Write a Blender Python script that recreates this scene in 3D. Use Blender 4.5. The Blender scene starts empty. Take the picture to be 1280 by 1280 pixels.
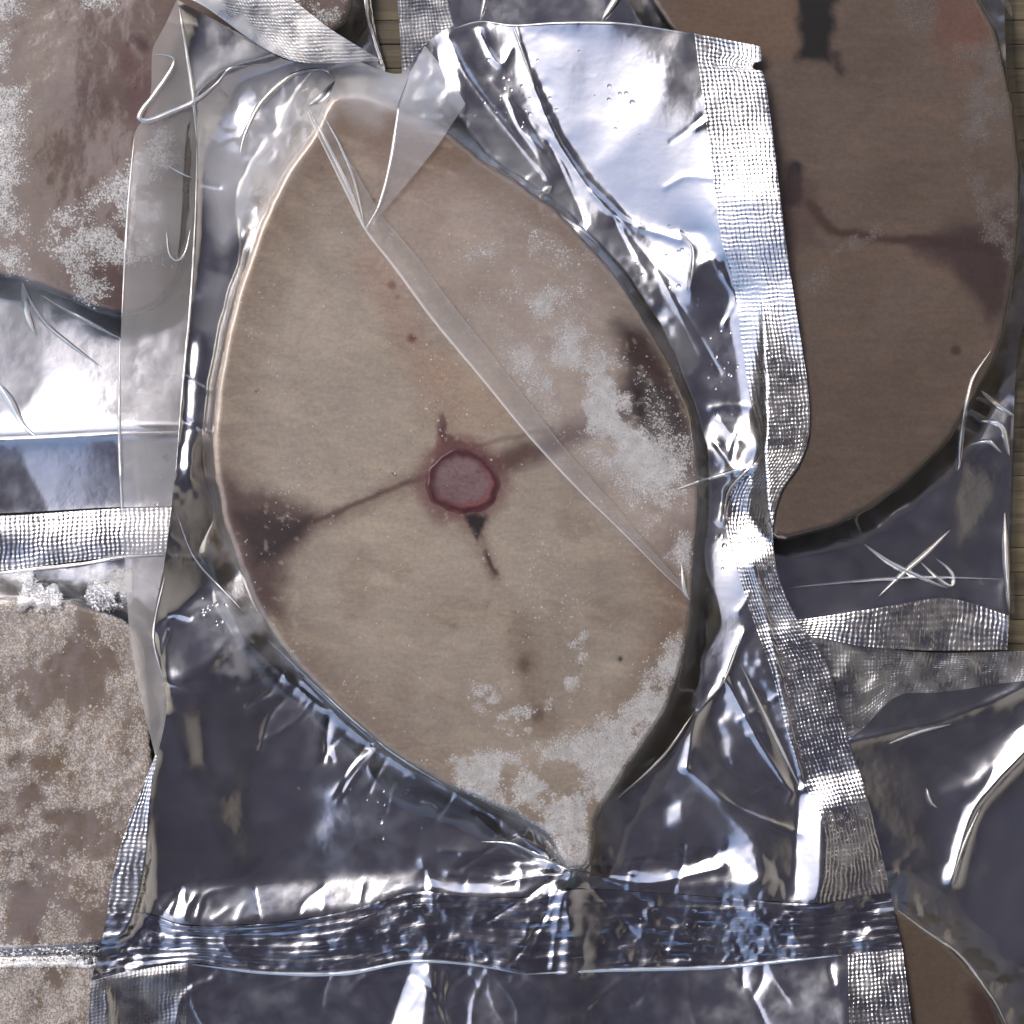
import bpy, math
import numpy as np

# ------------------------------------------------------------------ camera, light, exposure
scene = bpy.context.scene
COL = scene.collection
U = 0.00025                      # metres covered by one unit of plan (a quarter millimetre)
CAM_H = 0.62
cam_d = bpy.data.cameras.new("camera")
cam = bpy.data.objects.new("camera", cam_d)
COL.objects.link(cam)
cam.location = (0, 0, CAM_H)
cam_d.sensor_width = 36.0
cam_d.lens = 36.0 * CAM_H / (1280 * U)
cam_d.clip_start = 0.01
cam_d.clip_end = 200.0
scene.camera = cam

SUN_EL, SUN_AZ = math.radians(50), math.radians(-52)      # azimuth from +Y, clockwise positive
world = bpy.data.worlds.new("World")
scene.world = world
world.use_nodes = True
wn = world.node_tree.nodes
bg = wn["Background"]
sky = wn.new("ShaderNodeTexSky")
sky.sky_type = 'NISHITA'
sky.sun_disc = False
sky.sun_elevation = SUN_EL
sky.sun_rotation = SUN_AZ
sky.air_density = 0.9
sky.dust_density = 3.6
world.node_tree.links.new(sky.outputs[0], bg.inputs[0])
bg.inputs[1].default_value = 0.145

sun_d = bpy.data.lights.new("sun", 'SUN')
sun_d.energy = 1.0
sun_d.angle = math.radians(40)
sun_d.color = (1.0, 0.965, 0.92)
sun = bpy.data.objects.new("sun", sun_d)
COL.objects.link(sun)
from mathutils import Vector
sdir = Vector((math.sin(SUN_AZ) * math.cos(SUN_EL), math.cos(SUN_AZ) * math.cos(SUN_EL), math.sin(SUN_EL)))
sun.rotation_euler = sdir.to_track_quat('Z', 'Y').to_euler()
sun.location = sdir * 5

scene.view_settings.view_transform = 'Standard'
scene.view_settings.look = 'None'
scene.view_settings.exposure = 0.72
scene.view_settings.gamma = 1.0
scene.render.engine = 'CYCLES'
scene.cycles.transparent_max_bounces = 24
scene.cycles.max_bounces = 10
scene.cycles.use_denoising = True
scene.cycles.sample_clamp_indirect = 6.0

rng = np.random.default_rng(7)

# ------------------------------------------------------------------ numeric helpers
_T = np.random.default_rng(11).random((256, 256)).astype(np.float32)

def vnoise(x, y, seed=0):
    x = np.asarray(x, np.float32) + seed * 37.13
    y = np.asarray(y, np.float32) + seed * 91.77
    xi = np.floor(x).astype(np.int64); yi = np.floor(y).astype(np.int64)
    fx = x - xi; fy = y - yi
    fx = fx * fx * (3 - 2 * fx); fy = fy * fy * (3 - 2 * fy)
    a = _T[xi & 255, yi & 255]; b = _T[(xi + 1) & 255, yi & 255]
    c = _T[xi & 255, (yi + 1) & 255]; d = _T[(xi + 1) & 255, (yi + 1) & 255]
    return (a * (1 - fx) + b * fx) * (1 - fy) + (c * (1 - fx) + d * fx) * fy

def fbm(x, y, scale, octv=4, seed=0):
    r = 0; amp = 1.0; tot = 0
    for o in range(octv):
        r = r + amp * (vnoise(x / scale, y / scale, seed + o * 3) - 0.5)
        tot += amp; amp *= 0.5; scale /= 2.03
    return r / tot * 2          # about -1..1

def sstep(a, b, x):
    t = np.clip((x - a) / (b - a), 0, 1)
    return t * t * (3 - 2 * t)

def catmull(pts, closed=False, n=14):
    P = np.array(pts, float); N = len(P); out = []
    rng_ = range(N) if closed else range(N - 1)
    for i in rng_:
        p1 = P[i]; p2 = P[(i + 1) % N]
        p0 = P[(i - 1) % N] if (closed or i > 0) else p1
        p3 = P[(i + 2) % N] if (closed or i + 2 < N) else p2
        # centripetal-like damping keeps sharp corners tidy
        d = np.linalg.norm(p2 - p1) + 1e-6
        m1 = (p2 - p0); m2 = (p3 - p1)
        m1 = m1 / (np.linalg.norm(m1) + 1e-6) * d
        m2 = m2 / (np.linalg.norm(m2) + 1e-6) * d
        for k in range(n):
            t = k / n
            out.append((2*t**3-3*t**2+1)*p1 + (t**3-2*t**2+t)*m1*0.9 + (-2*t**3+3*t**2)*p2 + (t**3-t**2)*m2*0.9)
    if not closed: out.append(P[-1])
    return np.array(out)

def resample(P, n, closed=False):
    P = np.asarray(P, float)
    if closed: P = np.vstack([P, P[:1]])
    s = np.r_[0, np.cumsum(np.linalg.norm(np.diff(P, axis=0), axis=1))]
    t = np.linspace(0, s[-1], n + 1 if closed else n)
    if closed: t = t[:-1]
    return np.stack([np.interp(t, s, P[:, 0]), np.interp(t, s, P[:, 1])], 1)

def seg_dist(x, y, poly, closed=False):
    P = np.asarray(poly, float)
    if closed: P = np.vstack([P, P[:1]])
    best = np.full(np.shape(x), 1e12, np.float32)
    for (x0, y0), (x1, y1) in zip(P[:-1], P[1:]):
        dx, dy = x1 - x0, y1 - y0
        L = dx * dx + dy * dy + 1e-9
        t = np.clip(((x - x0) * dx + (y - y0) * dy) / L, 0, 1)
        best = np.minimum(best, (x - x0 - t * dx) ** 2 + (y - y0 - t * dy) ** 2)
    return np.sqrt(best)

def inside(x, y, poly):
    P = np.asarray(poly, float); r = np.zeros(np.shape(x), bool)
    j = len(P) - 1
    for i in range(len(P)):
        xi, yi = P[i]; xj, yj = P[j]
        if yi != yj:
            c = (yi > y) != (yj > y)
            r ^= c & (x < (xj - xi) * (y - yi) / (yj - yi) + xi)
        j = i
    return r

def sdist(x, y, poly):
    d = seg_dist(x, y, poly, True)
    return np.where(inside(x, y, poly), -d, d)

# raster of plan positions
R0, RS, RN = -300.0, 2.0, 960
_ax = R0 + RS * np.arange(RN)
RX, RY = np.meshgrid(_ax, _ax)            # [row=y, col=x]
RX = RX.astype(np.float32); RY = RY.astype(np.float32)

def crop(pts, margin):
    P = np.asarray(pts, float)
    x0, y0 = P.min(0) - margin; x1, y1 = P.max(0) + margin
    a = lambda v: int(np.clip((v - R0) / RS, 0, RN))
    return slice(a(y0), a(y1) + 1), slice(a(x0), a(x1) + 1)

def samp(H, x, y):
    fx = np.clip((np.asarray(x) - R0) / RS, 0, RN - 1.001); fy = np.clip((np.asarray(y) - R0) / RS, 0, RN - 1.001)
    xi = fx.astype(int); yi = fy.astype(int); fx = fx - xi; fy = fy - yi
    return (H[yi, xi] * (1 - fx) + H[yi, xi + 1] * fx) * (1 - fy) + (H[yi + 1, xi] * (1 - fx) + H[yi + 1, xi + 1] * fx) * fy

def blur(H, sig):
    k = np.fft.fftfreq(RN, RS)
    g = np.exp(-2 * (math.pi * sig * k) ** 2)
    return np.real(np.fft.ifft2(np.fft.fft2(H) * g[:, None] * g[None, :])).astype(np.float32)

class Sheet:
    """A crumpled sheet: a base height, facets with a chosen tilt, sharp creases."""
    def __init__(s, base, keep=70.0):
        s.base = base.astype(np.float32); s.keep = keep
        s.by, s.bx = np.gradient(s.base, RS)
        s.tx, s.ty = s.bx.copy(), s.by.copy()
        s.add = np.zeros_like(s.base)
    def facet(s, poly, face, soft=10, wob=5, seed=1):
        sl = crop(poly, 40)
        x, y = RX[sl], RY[sl]
        xx = x + wob * fbm(x, y, 40, 3, seed); yy = y + wob * fbm(x, y, 40, 3, seed + 7)
        w = 1 - sstep(-soft, soft, sdist(xx, yy, poly))
        cx = np.mean([p[0] for p in poly]) - 640; cy = np.mean([p[1] for p in poly]) - 640
        k = U / CAM_H / 2
        s.tx[sl] = s.tx[sl] * (1 - w) - (face[0] - cx * k) * w
        s.ty[sl] = s.ty[sl] * (1 - w) - (face[1] - cy * k) * w
    def crease(s, line, h, wid, seed=None):
        P = catmull(line, n=6)
        sl = crop(P, wid * 3 + 5)
        d = seg_dist(RX[sl], RY[sl], P)
        s.add[sl] += h * np.exp(-d / wid) * (1 - np.exp(-(d + .8) / 1.2) * .25)
    def solve(s):
        k = 2 * np.pi * np.fft.fftfreq(RN, RS)
        kx, ky = k[None, :], k[:, None]
        gx, gy = np.fft.fft2(s.tx - s.bx), np.fft.fft2(s.ty - s.by)
        eps = 1 / s.keep ** 2
        h = np.real(np.fft.ifft2((-1j * kx * gx - 1j * ky * gy) / (kx ** 2 + ky ** 2 + eps)))
        h = s.base + h + s.add
        return (.5 * (h + 3 + np.sqrt((h - 3) ** 2 + 14))).astype(np.float32)      # never through the table

# ------------------------------------------------------------------ object helpers
def to_world(px, py, z):
    """plan position at height z (all in plan units) -> metres; things higher up are nearer the camera"""
    f = (CAM_H - z * U) / CAM_H
    return np.stack([(px - 640) * U * f, (640 - py) * U * f, z * U + 0 * px], -1)

def thing(name, label, cat, px, py, z, group=None):
    o = bpy.data.objects.new(name, None); COL.objects.link(o)
    o.empty_display_size = 0.02
    o.location = to_world(np.float64(px), np.float64(py), np.float64(z))
    o["label"] = label; o["category"] = cat
    if group: o["group"] = group
    return o

def mesh_obj(name, verts, faces, mat, parent=None, kind=None, cols=None, uv=None, smooth=True, attr=None):
    """faces: an (n,4) or (n,3) integer array"""
    verts = np.asarray(verts, np.float64).reshape(-1, 3)
    if parent is not None: verts = verts - np.array(parent.location)
    faces = np.asarray(faces, np.int32)
    m = bpy.data.meshes.new(name)
    nv, nf, k = len(verts), len(faces), faces.shape[1]
    m.vertices.add(nv); m.vertices.foreach_set("co", verts.ravel())
    m.loops.add(nf * k); m.loops.foreach_set("vertex_index", faces.ravel())
    m.polygons.add(nf)
    m.polygons.foreach_set("loop_start", np.arange(nf, dtype=np.int32) * k)
    m.polygons.foreach_set("use_smooth", np.full(nf, smooth))
    m.update(calc_edges=True)
    if cols is not None:
        a = m.color_attributes.new("Col", 'FLOAT_COLOR', 'POINT')
        c = np.ones((nv, 4), np.float32); c[:, :3] = np.asarray(cols).reshape(-1, 3)
        a.data.foreach_set("color", c.ravel())
    if attr is not None:
        for nme, arr in attr.items():
            a = m.attributes.new(nme, 'FLOAT', 'POINT')
            a.data.foreach_set("value", np.asarray(arr, np.float32).ravel())
    if uv is not None:
        l = m.uv_layers.new(name="UVMap")
        l.data.foreach_set("uv", np.asarray(uv, np.float32).reshape(-1, 2)[faces.ravel()].ravel())
    m.materials.append(mat)
    o = bpy.data.objects.new(name, m); COL.objects.link(o)
    if parent is not None: o.parent = parent
    if kind: o["kind"] = kind
    return o

def grid_faces(nv, nu, wrap=False):
    i = np.arange(nv - 1)[:, None]; j = np.arange(nu if wrap else nu - 1)[None, :]
    j2 = (j + 1) % nu
    return np.stack([i * nu + j, i * nu + j2, (i + 1) * nu + j2, (i + 1) * nu + j], -1).reshape(-1, 4)[:, ::-1]

def coons(top, bottom, left, right, step=2.5, sharp=False):
    f = (lambda p: np.asarray(p, float)) if sharp else catmull
    T, B, L, Rr = f(top), f(bottom), f(left), f(right)
    ln = lambda P: np.linalg.norm(np.diff(P, axis=0), axis=1).sum()
    nu = max(4, int(max(ln(T), ln(B)) / step)); nv = max(4, int(max(ln(L), ln(Rr)) / step))
    T, B, L, Rr = resample(T, nu), resample(B, nu), resample(L, nv), resample(Rr, nv)
    u = np.linspace(0, 1, nu)[None, :, None]; v = np.linspace(0, 1, nv)[:, None, None]
    P = (1 - v) * T[None] + v * B[None] + (1 - u) * L[:, None] + u * Rr[:, None] \
        - ((1 - u) * (1 - v) * T[0] + u * (1 - v) * T[-1] + (1 - u) * v * B[0] + u * v * B[-1])
    W = (ln(T) + ln(B)) / 2; Lh = (ln(L) + ln(Rr)) / 2
    uv = np.stack([u[..., 0] * W + 0 * v[..., 0], v[..., 0] * Lh + 0 * u[..., 0]], -1)
    return P, uv, nv, nu

def patch(name, top, bottom, left, right, H, mat, parent, dz=0.0, step=2.5, haze=None, kind=None, sharp=False, extra=None):
    P, uv, nv, nu = coons(top, bottom, left, right, step, sharp)
    px, py = P[..., 0], P[..., 1]
    z = samp(H, px, py) + dz
    if extra is not None: z = z + extra(px, py, uv)
    at = {"haze": haze(px, py) if callable(haze) else np.full(px.shape, haze or 0.0)}
    return mesh_obj(name, to_world(px, py, z), grid_faces(nv, nu), mat, parent, kind, uv=uv / 100, attr=at)

def ribbon(name, line, wid, H, mat, parent, dz=1.0, hgt=2.0, taper=True, n_side=7):
    """a fold of film standing up from the sheet: an arched strip that follows it"""
    P = resample(catmull(line, n=10), max(8, int(np.linalg.norm(np.diff(np.array(line, float), axis=0), axis=1).sum() / 3)))
    t = np.gradient(P, axis=0); t /= np.linalg.norm(t, axis=1)[:, None] + 1e-9
    nrm = np.stack([-t[:, 1], t[:, 0]], 1)
    s = np.linspace(-1, 1, n_side)
    prof = np.sin(np.linspace(0, 1, len(P)) * math.pi) ** 0.75 if taper else np.ones(len(P))
    prof = prof * (0.85 + 0.3 * rng.random()) * (1 + 0.25 * fbm(P[:, 0], P[:, 1], 25, 2, 5))
    X = P[:, None, :] + nrm[:, None, :] * (s[None, :, None] * wid * 1.2 * prof[:, None, None])
    z = samp(H, X[..., 0], X[..., 1]) + dz + hgt * prof[:, None] * (1 - s[None, :] ** 2)
    at = {"haze": np.clip(.62 * (prof[:, None] - .1) + .12 * fbm(X[..., 0], X[..., 1], 12, 2, 6), 0, .8) + 0 * z}
    return mesh_obj(name, to_world(X[..., 0], X[..., 1], z), grid_faces(len(P), n_side), mat, parent, attr=at)

# ------------------------------------------------------------------ colours and materials
def lin(r, g, b, k=1.0):
    f = lambda c: (c / 12.92 if c <= 0.04045 else ((c + 0.055) / 1.055) ** 2.4)
    return np.array([f(r / 255), f(g / 255), f(b / 255)]) * k

def new_mat(name):
    m = bpy.data.materials.new(name); m.use_nodes = True
    return m, m.node_tree.nodes, m.node_tree.links, m.node_tree.nodes["Principled BSDF"]

def noise_bump(N, L, scale, dist, coord, detail=4, strength=1.0, normal=None, stretch=None):
    src = coord
    if stretch is not None:
        mp = N.new("ShaderNodeMapping"); mp.inputs['Scale'].default_value = stretch[:3]
        if len(stretch) > 3: mp.inputs['Rotation'].default_value = (0, 0, stretch[3])
        L.new(src, mp.inputs[0]); src = mp.outputs[0]
    t = N.new("ShaderNodeTexNoise"); t.inputs['Scale'].default_value = scale; t.inputs['Detail'].default_value = detail
    L.new(src, t.inputs['Vector'])
    b = N.new("ShaderNodeBump"); b.inputs['Distance'].default_value = dist; b.inputs['Strength'].default_value = strength
    L.new(t.outputs['Fac'], b.inputs['Height'])
    if normal is not None: L.new(normal, b.inputs['Normal'])
    return b.outputs[0], t

def foil_material(name, color=(0.70, 0.705, 0.735), rough=0.17, emboss=0.0, pitch=(6.0, 5.6), crimp=0.0, rumple=0.00012):
    m, N, L, P = new_mat(name)
    P.inputs['Base Color'].default_value = (*color, 1)
    P.inputs['Metallic'].default_value = 1.0
    P.inputs['Roughness'].default_value = rough
    tc = N.new("ShaderNodeTexCoord")
    nrm, t = noise_bump(N, L, 130, rumple, tc.outputs['Object'], 3)
    if emboss > 0:
        uv = N.new("ShaderNodeUVMap"); uv.uv_map = "UVMap"
        # slight wander of the pattern so the rows are not ruled
        wn_ = N.new("ShaderNodeTexNoise"); wn_.inputs['Scale'].default_value = 4; wn_.inputs['Detail'].default_value = 2
        L.new(uv.outputs[0], wn_.inputs['Vector'])
        va = N.new("ShaderNodeVectorMath"); va.operation = 'MULTIPLY_ADD'
        va.inputs[1].default_value = (0.09, 0.07, 0); L.new(wn_.outputs['Color'], va.inputs[0]); L.new(uv.outputs[0], va.inputs[2])
        sp = N.new("ShaderNodeSeparateXYZ"); L.new(va.outputs[0], sp.inputs[0])
        outs = []
        for k, p in zip(('X', 'Y'), pitch):
            mu = N.new("ShaderNodeMath"); mu.operation = 'MULTIPLY'; mu.inputs[1].default_value = 2 * math.pi * 100 / p
            L.new(sp.outputs[k], mu.inputs[0])
            si = N.new("ShaderNodeMath"); si.operation = 'COSINE'; L.new(mu.outputs[0], si.inputs[0])
            outs.append(si.outputs[0])
        pr = N.new("ShaderNodeMath"); pr.operation = 'ADD'; L.new(outs[0], pr.inputs[0]); L.new(outs[1], pr.inputs[1])
        vr = N.new("ShaderNodeTexNoise"); vr.inputs['Scale'].default_value = 9; vr.inputs['Detail'].default_value = 3
        L.new(uv.outputs[0], vr.inputs['Vector'])
        mr = N.new("ShaderNodeMapRange"); mr.inputs[1].default_value = .3; mr.inputs[2].default_value = .7
        mr.inputs[3].default_value = .2; mr.inputs[4].default_value = 1.3
        L.new(vr.outputs['Fac'], mr.inputs[0])
        am = N.new("ShaderNodeMath"); am.operation = 'MULTIPLY'; L.new(pr.outputs[0], am.inputs[0]); L.new(mr.outputs[0], am.inputs[1])
        b = N.new("ShaderNodeBump"); b.inputs['Distance'].default_value = emboss * U; b.inputs['Strength'].default_value = 1
        L.new(am.outputs[0], b.inputs['Height']); L.new(nrm, b.inputs['Normal']); nrm = b.outputs[0]
    if crimp > 0:
        uv = N.new("ShaderNodeUVMap"); uv.uv_map = "UVMap"
        nrm, _ = noise_bump(N, L, 5, crimp * U * 3, uv.outputs[0], 5, normal=nrm, stretch=(.6, 3.2, 1))
        nrm, _ = noise_bump(N, L, 14, crimp * U, uv.outputs[0], 4, normal=nrm, stretch=(.25, 3.5, 1))
    L.new(nrm, P.inputs['Normal'])
    # faint scuffing
    ra = N.new("ShaderNodeMapRange"); ra.inputs[1].default_value = .35; ra.inputs[2].default_value = .75
    ra.inputs[3].default_value = rough * .75; ra.inputs[4].default_value = rough * 1.5
    L.new(t.outputs['Fac'], ra.inputs[0]); L.new(ra.outputs[0], P.inputs['Roughness'])
    return m

def film_material(name, gloss_rough=0.07, tint=(.84, .84, .87), boost=1.0, bump=0.00006, base_refl=0.03):
    """clear plastic film: see-through, shiny at a slant, milky where the attribute 'haze' says it is doubled or creased"""
    m, N, L, P = new_mat(name); N.remove(P); out = N["Material Output"]
    tr = N.new("ShaderNodeBsdfTransparent"); tr.inputs[0].default_value = (.97, .97, .975, 1)
    di = N.new("ShaderNodeBsdfDiffuse"); di.inputs[0].default_value = (*tint, 1)
    tl = N.new("ShaderNodeBsdfTranslucent"); tl.inputs[0].default_value = (*tint, 1)
    mx = N.new("ShaderNodeMixShader"); mx.inputs[0].default_value = .4
    L.new(di.outputs[0], mx.inputs[1]); L.new(tl.outputs[0], mx.inputs[2])
    at = N.new("ShaderNodeAttribute"); at.attribute_name = "haze"
    hz = N.new("ShaderNodeMixShader"); L.new(at.outputs['Fac'], hz.inputs[0])
    L.new(tr.outputs[0], hz.inputs[1]); L.new(mx.outputs[0], hz.inputs[2])
    gl = N.new("ShaderNodeBsdfGlossy"); gl.inputs['Roughness'].default_value = gloss_rough
    tc = N.new("ShaderNodeTexCoord")
    nrm, _ = noise_bump(N, L, 160, bump, tc.outputs['Object'], 3)
    L.new(nrm, gl.inputs['Normal'])
    fr = N.new("ShaderNodeFresnel"); fr.inputs[0].default_value = 1.5; L.new(nrm, fr.inputs['Normal'])
    fm = N.new("ShaderNodeMath"); fm.operation = 'MULTIPLY_ADD'; fm.use_clamp = True
    fm.inputs[1].default_value = boost; fm.inputs[2].default_value = base_refl
    L.new(fr.outputs[0], fm.inputs[0])
    ms = N.new("ShaderNodeMixShader"); L.new(fm.outputs[0], ms.inputs[0])
    L.new(hz.outputs[0], ms.inputs[1]); L.new(gl.outputs[0], ms.inputs[2])
    L.new(ms.outputs[0], out.inputs[0])
    return m

def flesh_material(name, rough=.42, grain=.9):
    m, N, L, P = new_mat(name)
    at = N.new("ShaderNodeAttribute"); at.attribute_name = "Col"
    tc = N.new("ShaderNodeTexCoord")
    n1 = N.new("ShaderNodeTexNoise"); n1.inputs['Scale'].default_value = 900; n1.inputs['Detail'].default_value = 4
    L.new(tc.outputs['Object'], n1.inputs['Vector'])
    mr = N.new("ShaderNodeMapRange"); mr.inputs[1].default_value = .3; mr.inputs[2].default_value = .7
    mr.inputs[3].default_value = .9; mr.inputs[4].default_value = 1.1; L.new(n1.outputs['Fac'], mr.inputs[0])
    mu = N.new("ShaderNodeMix"); mu.data_type = 'RGBA'; mu.blend_type = 'MULTIPLY'; mu.inputs[0].default_value = 1
    cmb = N.new("ShaderNodeCombineColor")
    mp2 = N.new("ShaderNodeMapping"); mp2.inputs['Scale'].default_value = (180, 620, 300); mp2.inputs['Rotation'].default_value = (0, 0, .4)
    L.new(tc.outputs['Object'], mp2.inputs[0])
    n2 = N.new("ShaderNodeTexNoise"); n2.inputs['Scale'].default_value = 1; n2.inputs['Detail'].default_value = 6; n2.inputs['Roughness'].default_value = .65
    n2.inputs['Distortion'].default_value = .8
    L.new(mp2.outputs[0], n2.inputs['Vector'])
    mr2 = N.new("ShaderNodeMapRange"); mr2.inputs[1].default_value = .3; mr2.inputs[2].default_value = .7
    mr2.inputs[3].default_value = .89; mr2.inputs[4].default_value = 1.09; L.new(n2.outputs['Fac'], mr2.inputs[0])
    mm = N.new("ShaderNodeMath"); mm.operation = 'MULTIPLY'; L.new(mr.outputs[0], mm.inputs[0]); L.new(mr2.outputs[0], mm.inputs[1])
    for k in range(3): L.new(mm.outputs[0], cmb.inputs[k])
    L.new(at.outputs['Color'], mu.inputs[6]); L.new(cmb.outputs[0], mu.inputs[7])
    L.new(mu.outputs[2], P.inputs['Base Color'])
    P.inputs['Roughness'].default_value = rough
    P.inputs['Specular IOR Level'].default_value = .3
    P.inputs['Subsurface Weight'].default_value = .3
    P.inputs['Subsurface Radius'].default_value = (1, .55, .35)
    P.inputs['Subsurface Scale'].default_value = .0018
    nrm, _ = noise_bump(N, L, 260, 0.000016 * grain, tc.outputs['Object'], 5, stretch=(.4, 1.6, 1, .35))
    nrm, _ = noise_bump(N, L, 1400, 0.000012 * grain, tc.outputs['Object'], 2, normal=nrm)
    L.new(nrm, P.inputs['Normal'])
    return m

def frost_material(name, col=(.78, .78, .80)):
    m, N, L, P = new_mat(name)
    tc = N.new("ShaderNodeTexCoord")
    n = N.new("ShaderNodeTexNoise"); n.inputs['Scale'].default_value = 300; L.new(tc.outputs['Object'], n.inputs['Vector'])
    r = N.new("ShaderNodeValToRGB")
    r.color_ramp.elements[0].position = .35; r.color_ramp.elements[0].color = (*[c * .8 for c in col], 1)
    r.color_ramp.elements[1].position = .65; r.color_ramp.elements[1].color = (*col, 1)
    L.new(n.outputs['Fac'], r.inputs[0]); L.new(r.outputs[0], P.inputs['Base Color'])
    P.inputs['Roughness'].default_value = .3
    P.inputs['Transmission Weight'].default_value = .05
    P.inputs['IOR'].default_value = 1.31
    return m

M_FOIL = foil_material("silver_foil")
M_FOIL_SOFT = foil_material("silver_foil_scuffed", (.74, .75, .77), .2)
M_SEAL = foil_material("embossed_foil", (.70, .69, .69), .24, emboss=.14)
M_SEAL_FINE = foil_material("embossed_foil_fine", (.56, .56, .56), .3, emboss=.06, pitch=(5, 4.6))
M_CRIMP = foil_material("crimped_foil", (.5, .5, .54), .2, crimp=.26)
M_FILM = film_material("clear_film")
M_FOLD = film_material("folded_film", .12, (.94, .92, .92), 1.1, .0001, .06)
M_VEIL = film_material("veil_film", .2, (.86, .88, .95), .8, .0001, .05)
M_SHEER = film_material("sheer_film", .22, (.95, .92, .9), .5, .0001, .015)
M_CREASE = film_material("creased_film", .22, (.97, .96, .96), 1.6, .0001, .42)
M_FLESH = flesh_material("fish_flesh")
M_SKIN = flesh_material("fish_skin", .35, .5)
M_BONE = flesh_material("fish_bone", .18, 1.2)
M_FROST = frost_material("frost", (.96, .96, .97))
M_FROST_PINK = frost_material("tinted_frost", (.94, .89, .84))
M_FROST_SHADED = frost_material("shaded_frost", (.36, .33, .31))  # darker frost copy for the upper right steak, shade put into its colour
M_DROP, _n, _l, _p = new_mat("water")
_p.inputs['Transmission Weight'].default_value = 1; _p.inputs['Roughness'].default_value = .02; _p.inputs['IOR'].default_value = 1.33

def wood_material(name, c0, c1):
    m, N, L, P = new_mat(name)
    tc = N.new("ShaderNodeTexCoord"); oi = N.new("ShaderNodeObjectInfo")
    mp = N.new("ShaderNodeMapping"); mp.inputs['Scale'].default_value = (14, 420, 60)
    L.new(tc.outputs['Object'], mp.inputs[0])
    ad = N.new("ShaderNodeVectorMath"); ad.operation = 'ADD'; L.new(mp.outputs[0], ad.inputs[0])
    sc_ = N.new("ShaderNodeMath"); sc_.operation = 'MULTIPLY'; sc_.inputs[1].default_value = 40; L.new(oi.outputs['Random'], sc_.inputs[0])
    L.new(sc_.outputs[0], ad.inputs[1])
    n = N.new("ShaderNodeTexNoise"); n.inputs['Scale'].default_value = 1; n.inputs['Detail'].default_value = 6; n.inputs['Distortion'].default_value = .6
    L.new(ad.outputs[0], n.inputs['Vector'])
    r = N.new("ShaderNodeValToRGB"); r.color_ramp.elements[0].position = .32; r.color_ramp.elements[0].color = (*c0, 1)
    r.color_ramp.elements[1].position = .7; r.color_ramp.elements[1].color = (*c1, 1)
    L.new(n.outputs['Fac'], r.inputs[0])
    hv = N.new("ShaderNodeHueSaturation"); L.new(r.outputs[0], hv.inputs['Color'])
    mr = N.new("ShaderNodeMapRange"); mr.inputs[3].default_value = .8; mr.inputs[4].default_value = 1.15; L.new(oi.outputs['Random'], mr.inputs[0])
    L.new(mr.outputs[0], hv.inputs['Value'])
    L.new(hv.outputs[0], P.inputs['Base Color']); P.inputs['Roughness'].default_value = .6
    b = N.new("ShaderNodeBump"); b.inputs['Distance'].default_value = .0003; L.new(n.outputs['Fac'], b.inputs['Height']); L.new(b.outputs[0], P.inputs['Normal'])
    return m
M_WOOD = wood_material("weathered_wood", lin(60, 52, 37), lin(100, 90, 68))

def plain(name, c, rough=.8, scale=6, var=.15):
    m, N, L, P = new_mat(name)
    tc = N.new("ShaderNodeTexCoord"); n = N.new("ShaderNodeTexNoise"); n.inputs['Scale'].default_value = scale; n.inputs['Detail'].default_value = 6
    L.new(tc.outputs['Object'], n.inputs['Vector'])
    r = N.new("ShaderNodeValToRGB"); r.color_ramp.elements[0].position = .3; r.color_ramp.elements[0].color = (*[x * (1 - var) for x in c], 1)
    r.color_ramp.elements[1].position = .7; r.color_ramp.elements[1].color = (*[x * (1 + var) for x in c], 1)
    L.new(n.outputs['Fac'], r.inputs[0]); L.new(r.outputs[0], P.inputs['Base Color']); P.inputs['Roughness'].default_value = rough
    return m

# ------------------------------------------------------------------ ground and table, plus an added unseen roof, bars and wall
def box(name, lo, hi, mat, parent=None, kind=None, bevel=0.0):
    lo = np.array(lo, float); hi = np.array(hi, float)
    v = np.array([[x, y, z] for z in (0, 1) for y in (0, 1) for x in (0, 1)], float) * (hi - lo) + lo
    f = [[0, 2, 3, 1], [4, 5, 7, 6], [0, 1, 5, 4], [2, 6, 7, 3], [0, 4, 6, 2], [1, 3, 7, 5]]
    o = mesh_obj(name, v, f, mat, parent, kind, smooth=False)
    if bevel:
        b = o.modifiers.new("bevel", 'BEVEL'); b.width = bevel; b.segments = 2
    return o

g_ = mesh_obj("ground", [[-60, -60, -.75], [60, -60, -.75], [60, 60, -.75], [-60, 60, -.75]], [[0, 1, 2, 3]],
              plain("ground_concrete", (.27, .26, .24)), kind="structure", smooth=False)
box("added_roof_blocker", (-.62, -3.2, 2.2), (1.2, 1.0, 2.26), plain("roof_blocker_blue", (.12, .13, .215), .6, 1.6, .45), kind="structure")  # added out of view: blocks the overhead sky and darkens flat foil
box("added_wall_reflector", (1.05, -3.2, -.75), (1.17, 1.0, 2.196), plain("wall_reflector_beige", (.62, .56, .47)), kind="structure")  # added out of view to give right-facing foil a beige reflection

M_REFLECTION_BAR = plain("reflection_bar_lilac", (.17, .15, .20), .6)
for k_ in range(8):
    box("added_reflection_bar", (-.6, -2.9 + k_ * .52, 2.1), (1.04, -2.83 + k_ * .52, 2.197), M_REFLECTION_BAR, kind="structure")  # unseen bars added only to break up the foil reflections

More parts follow.
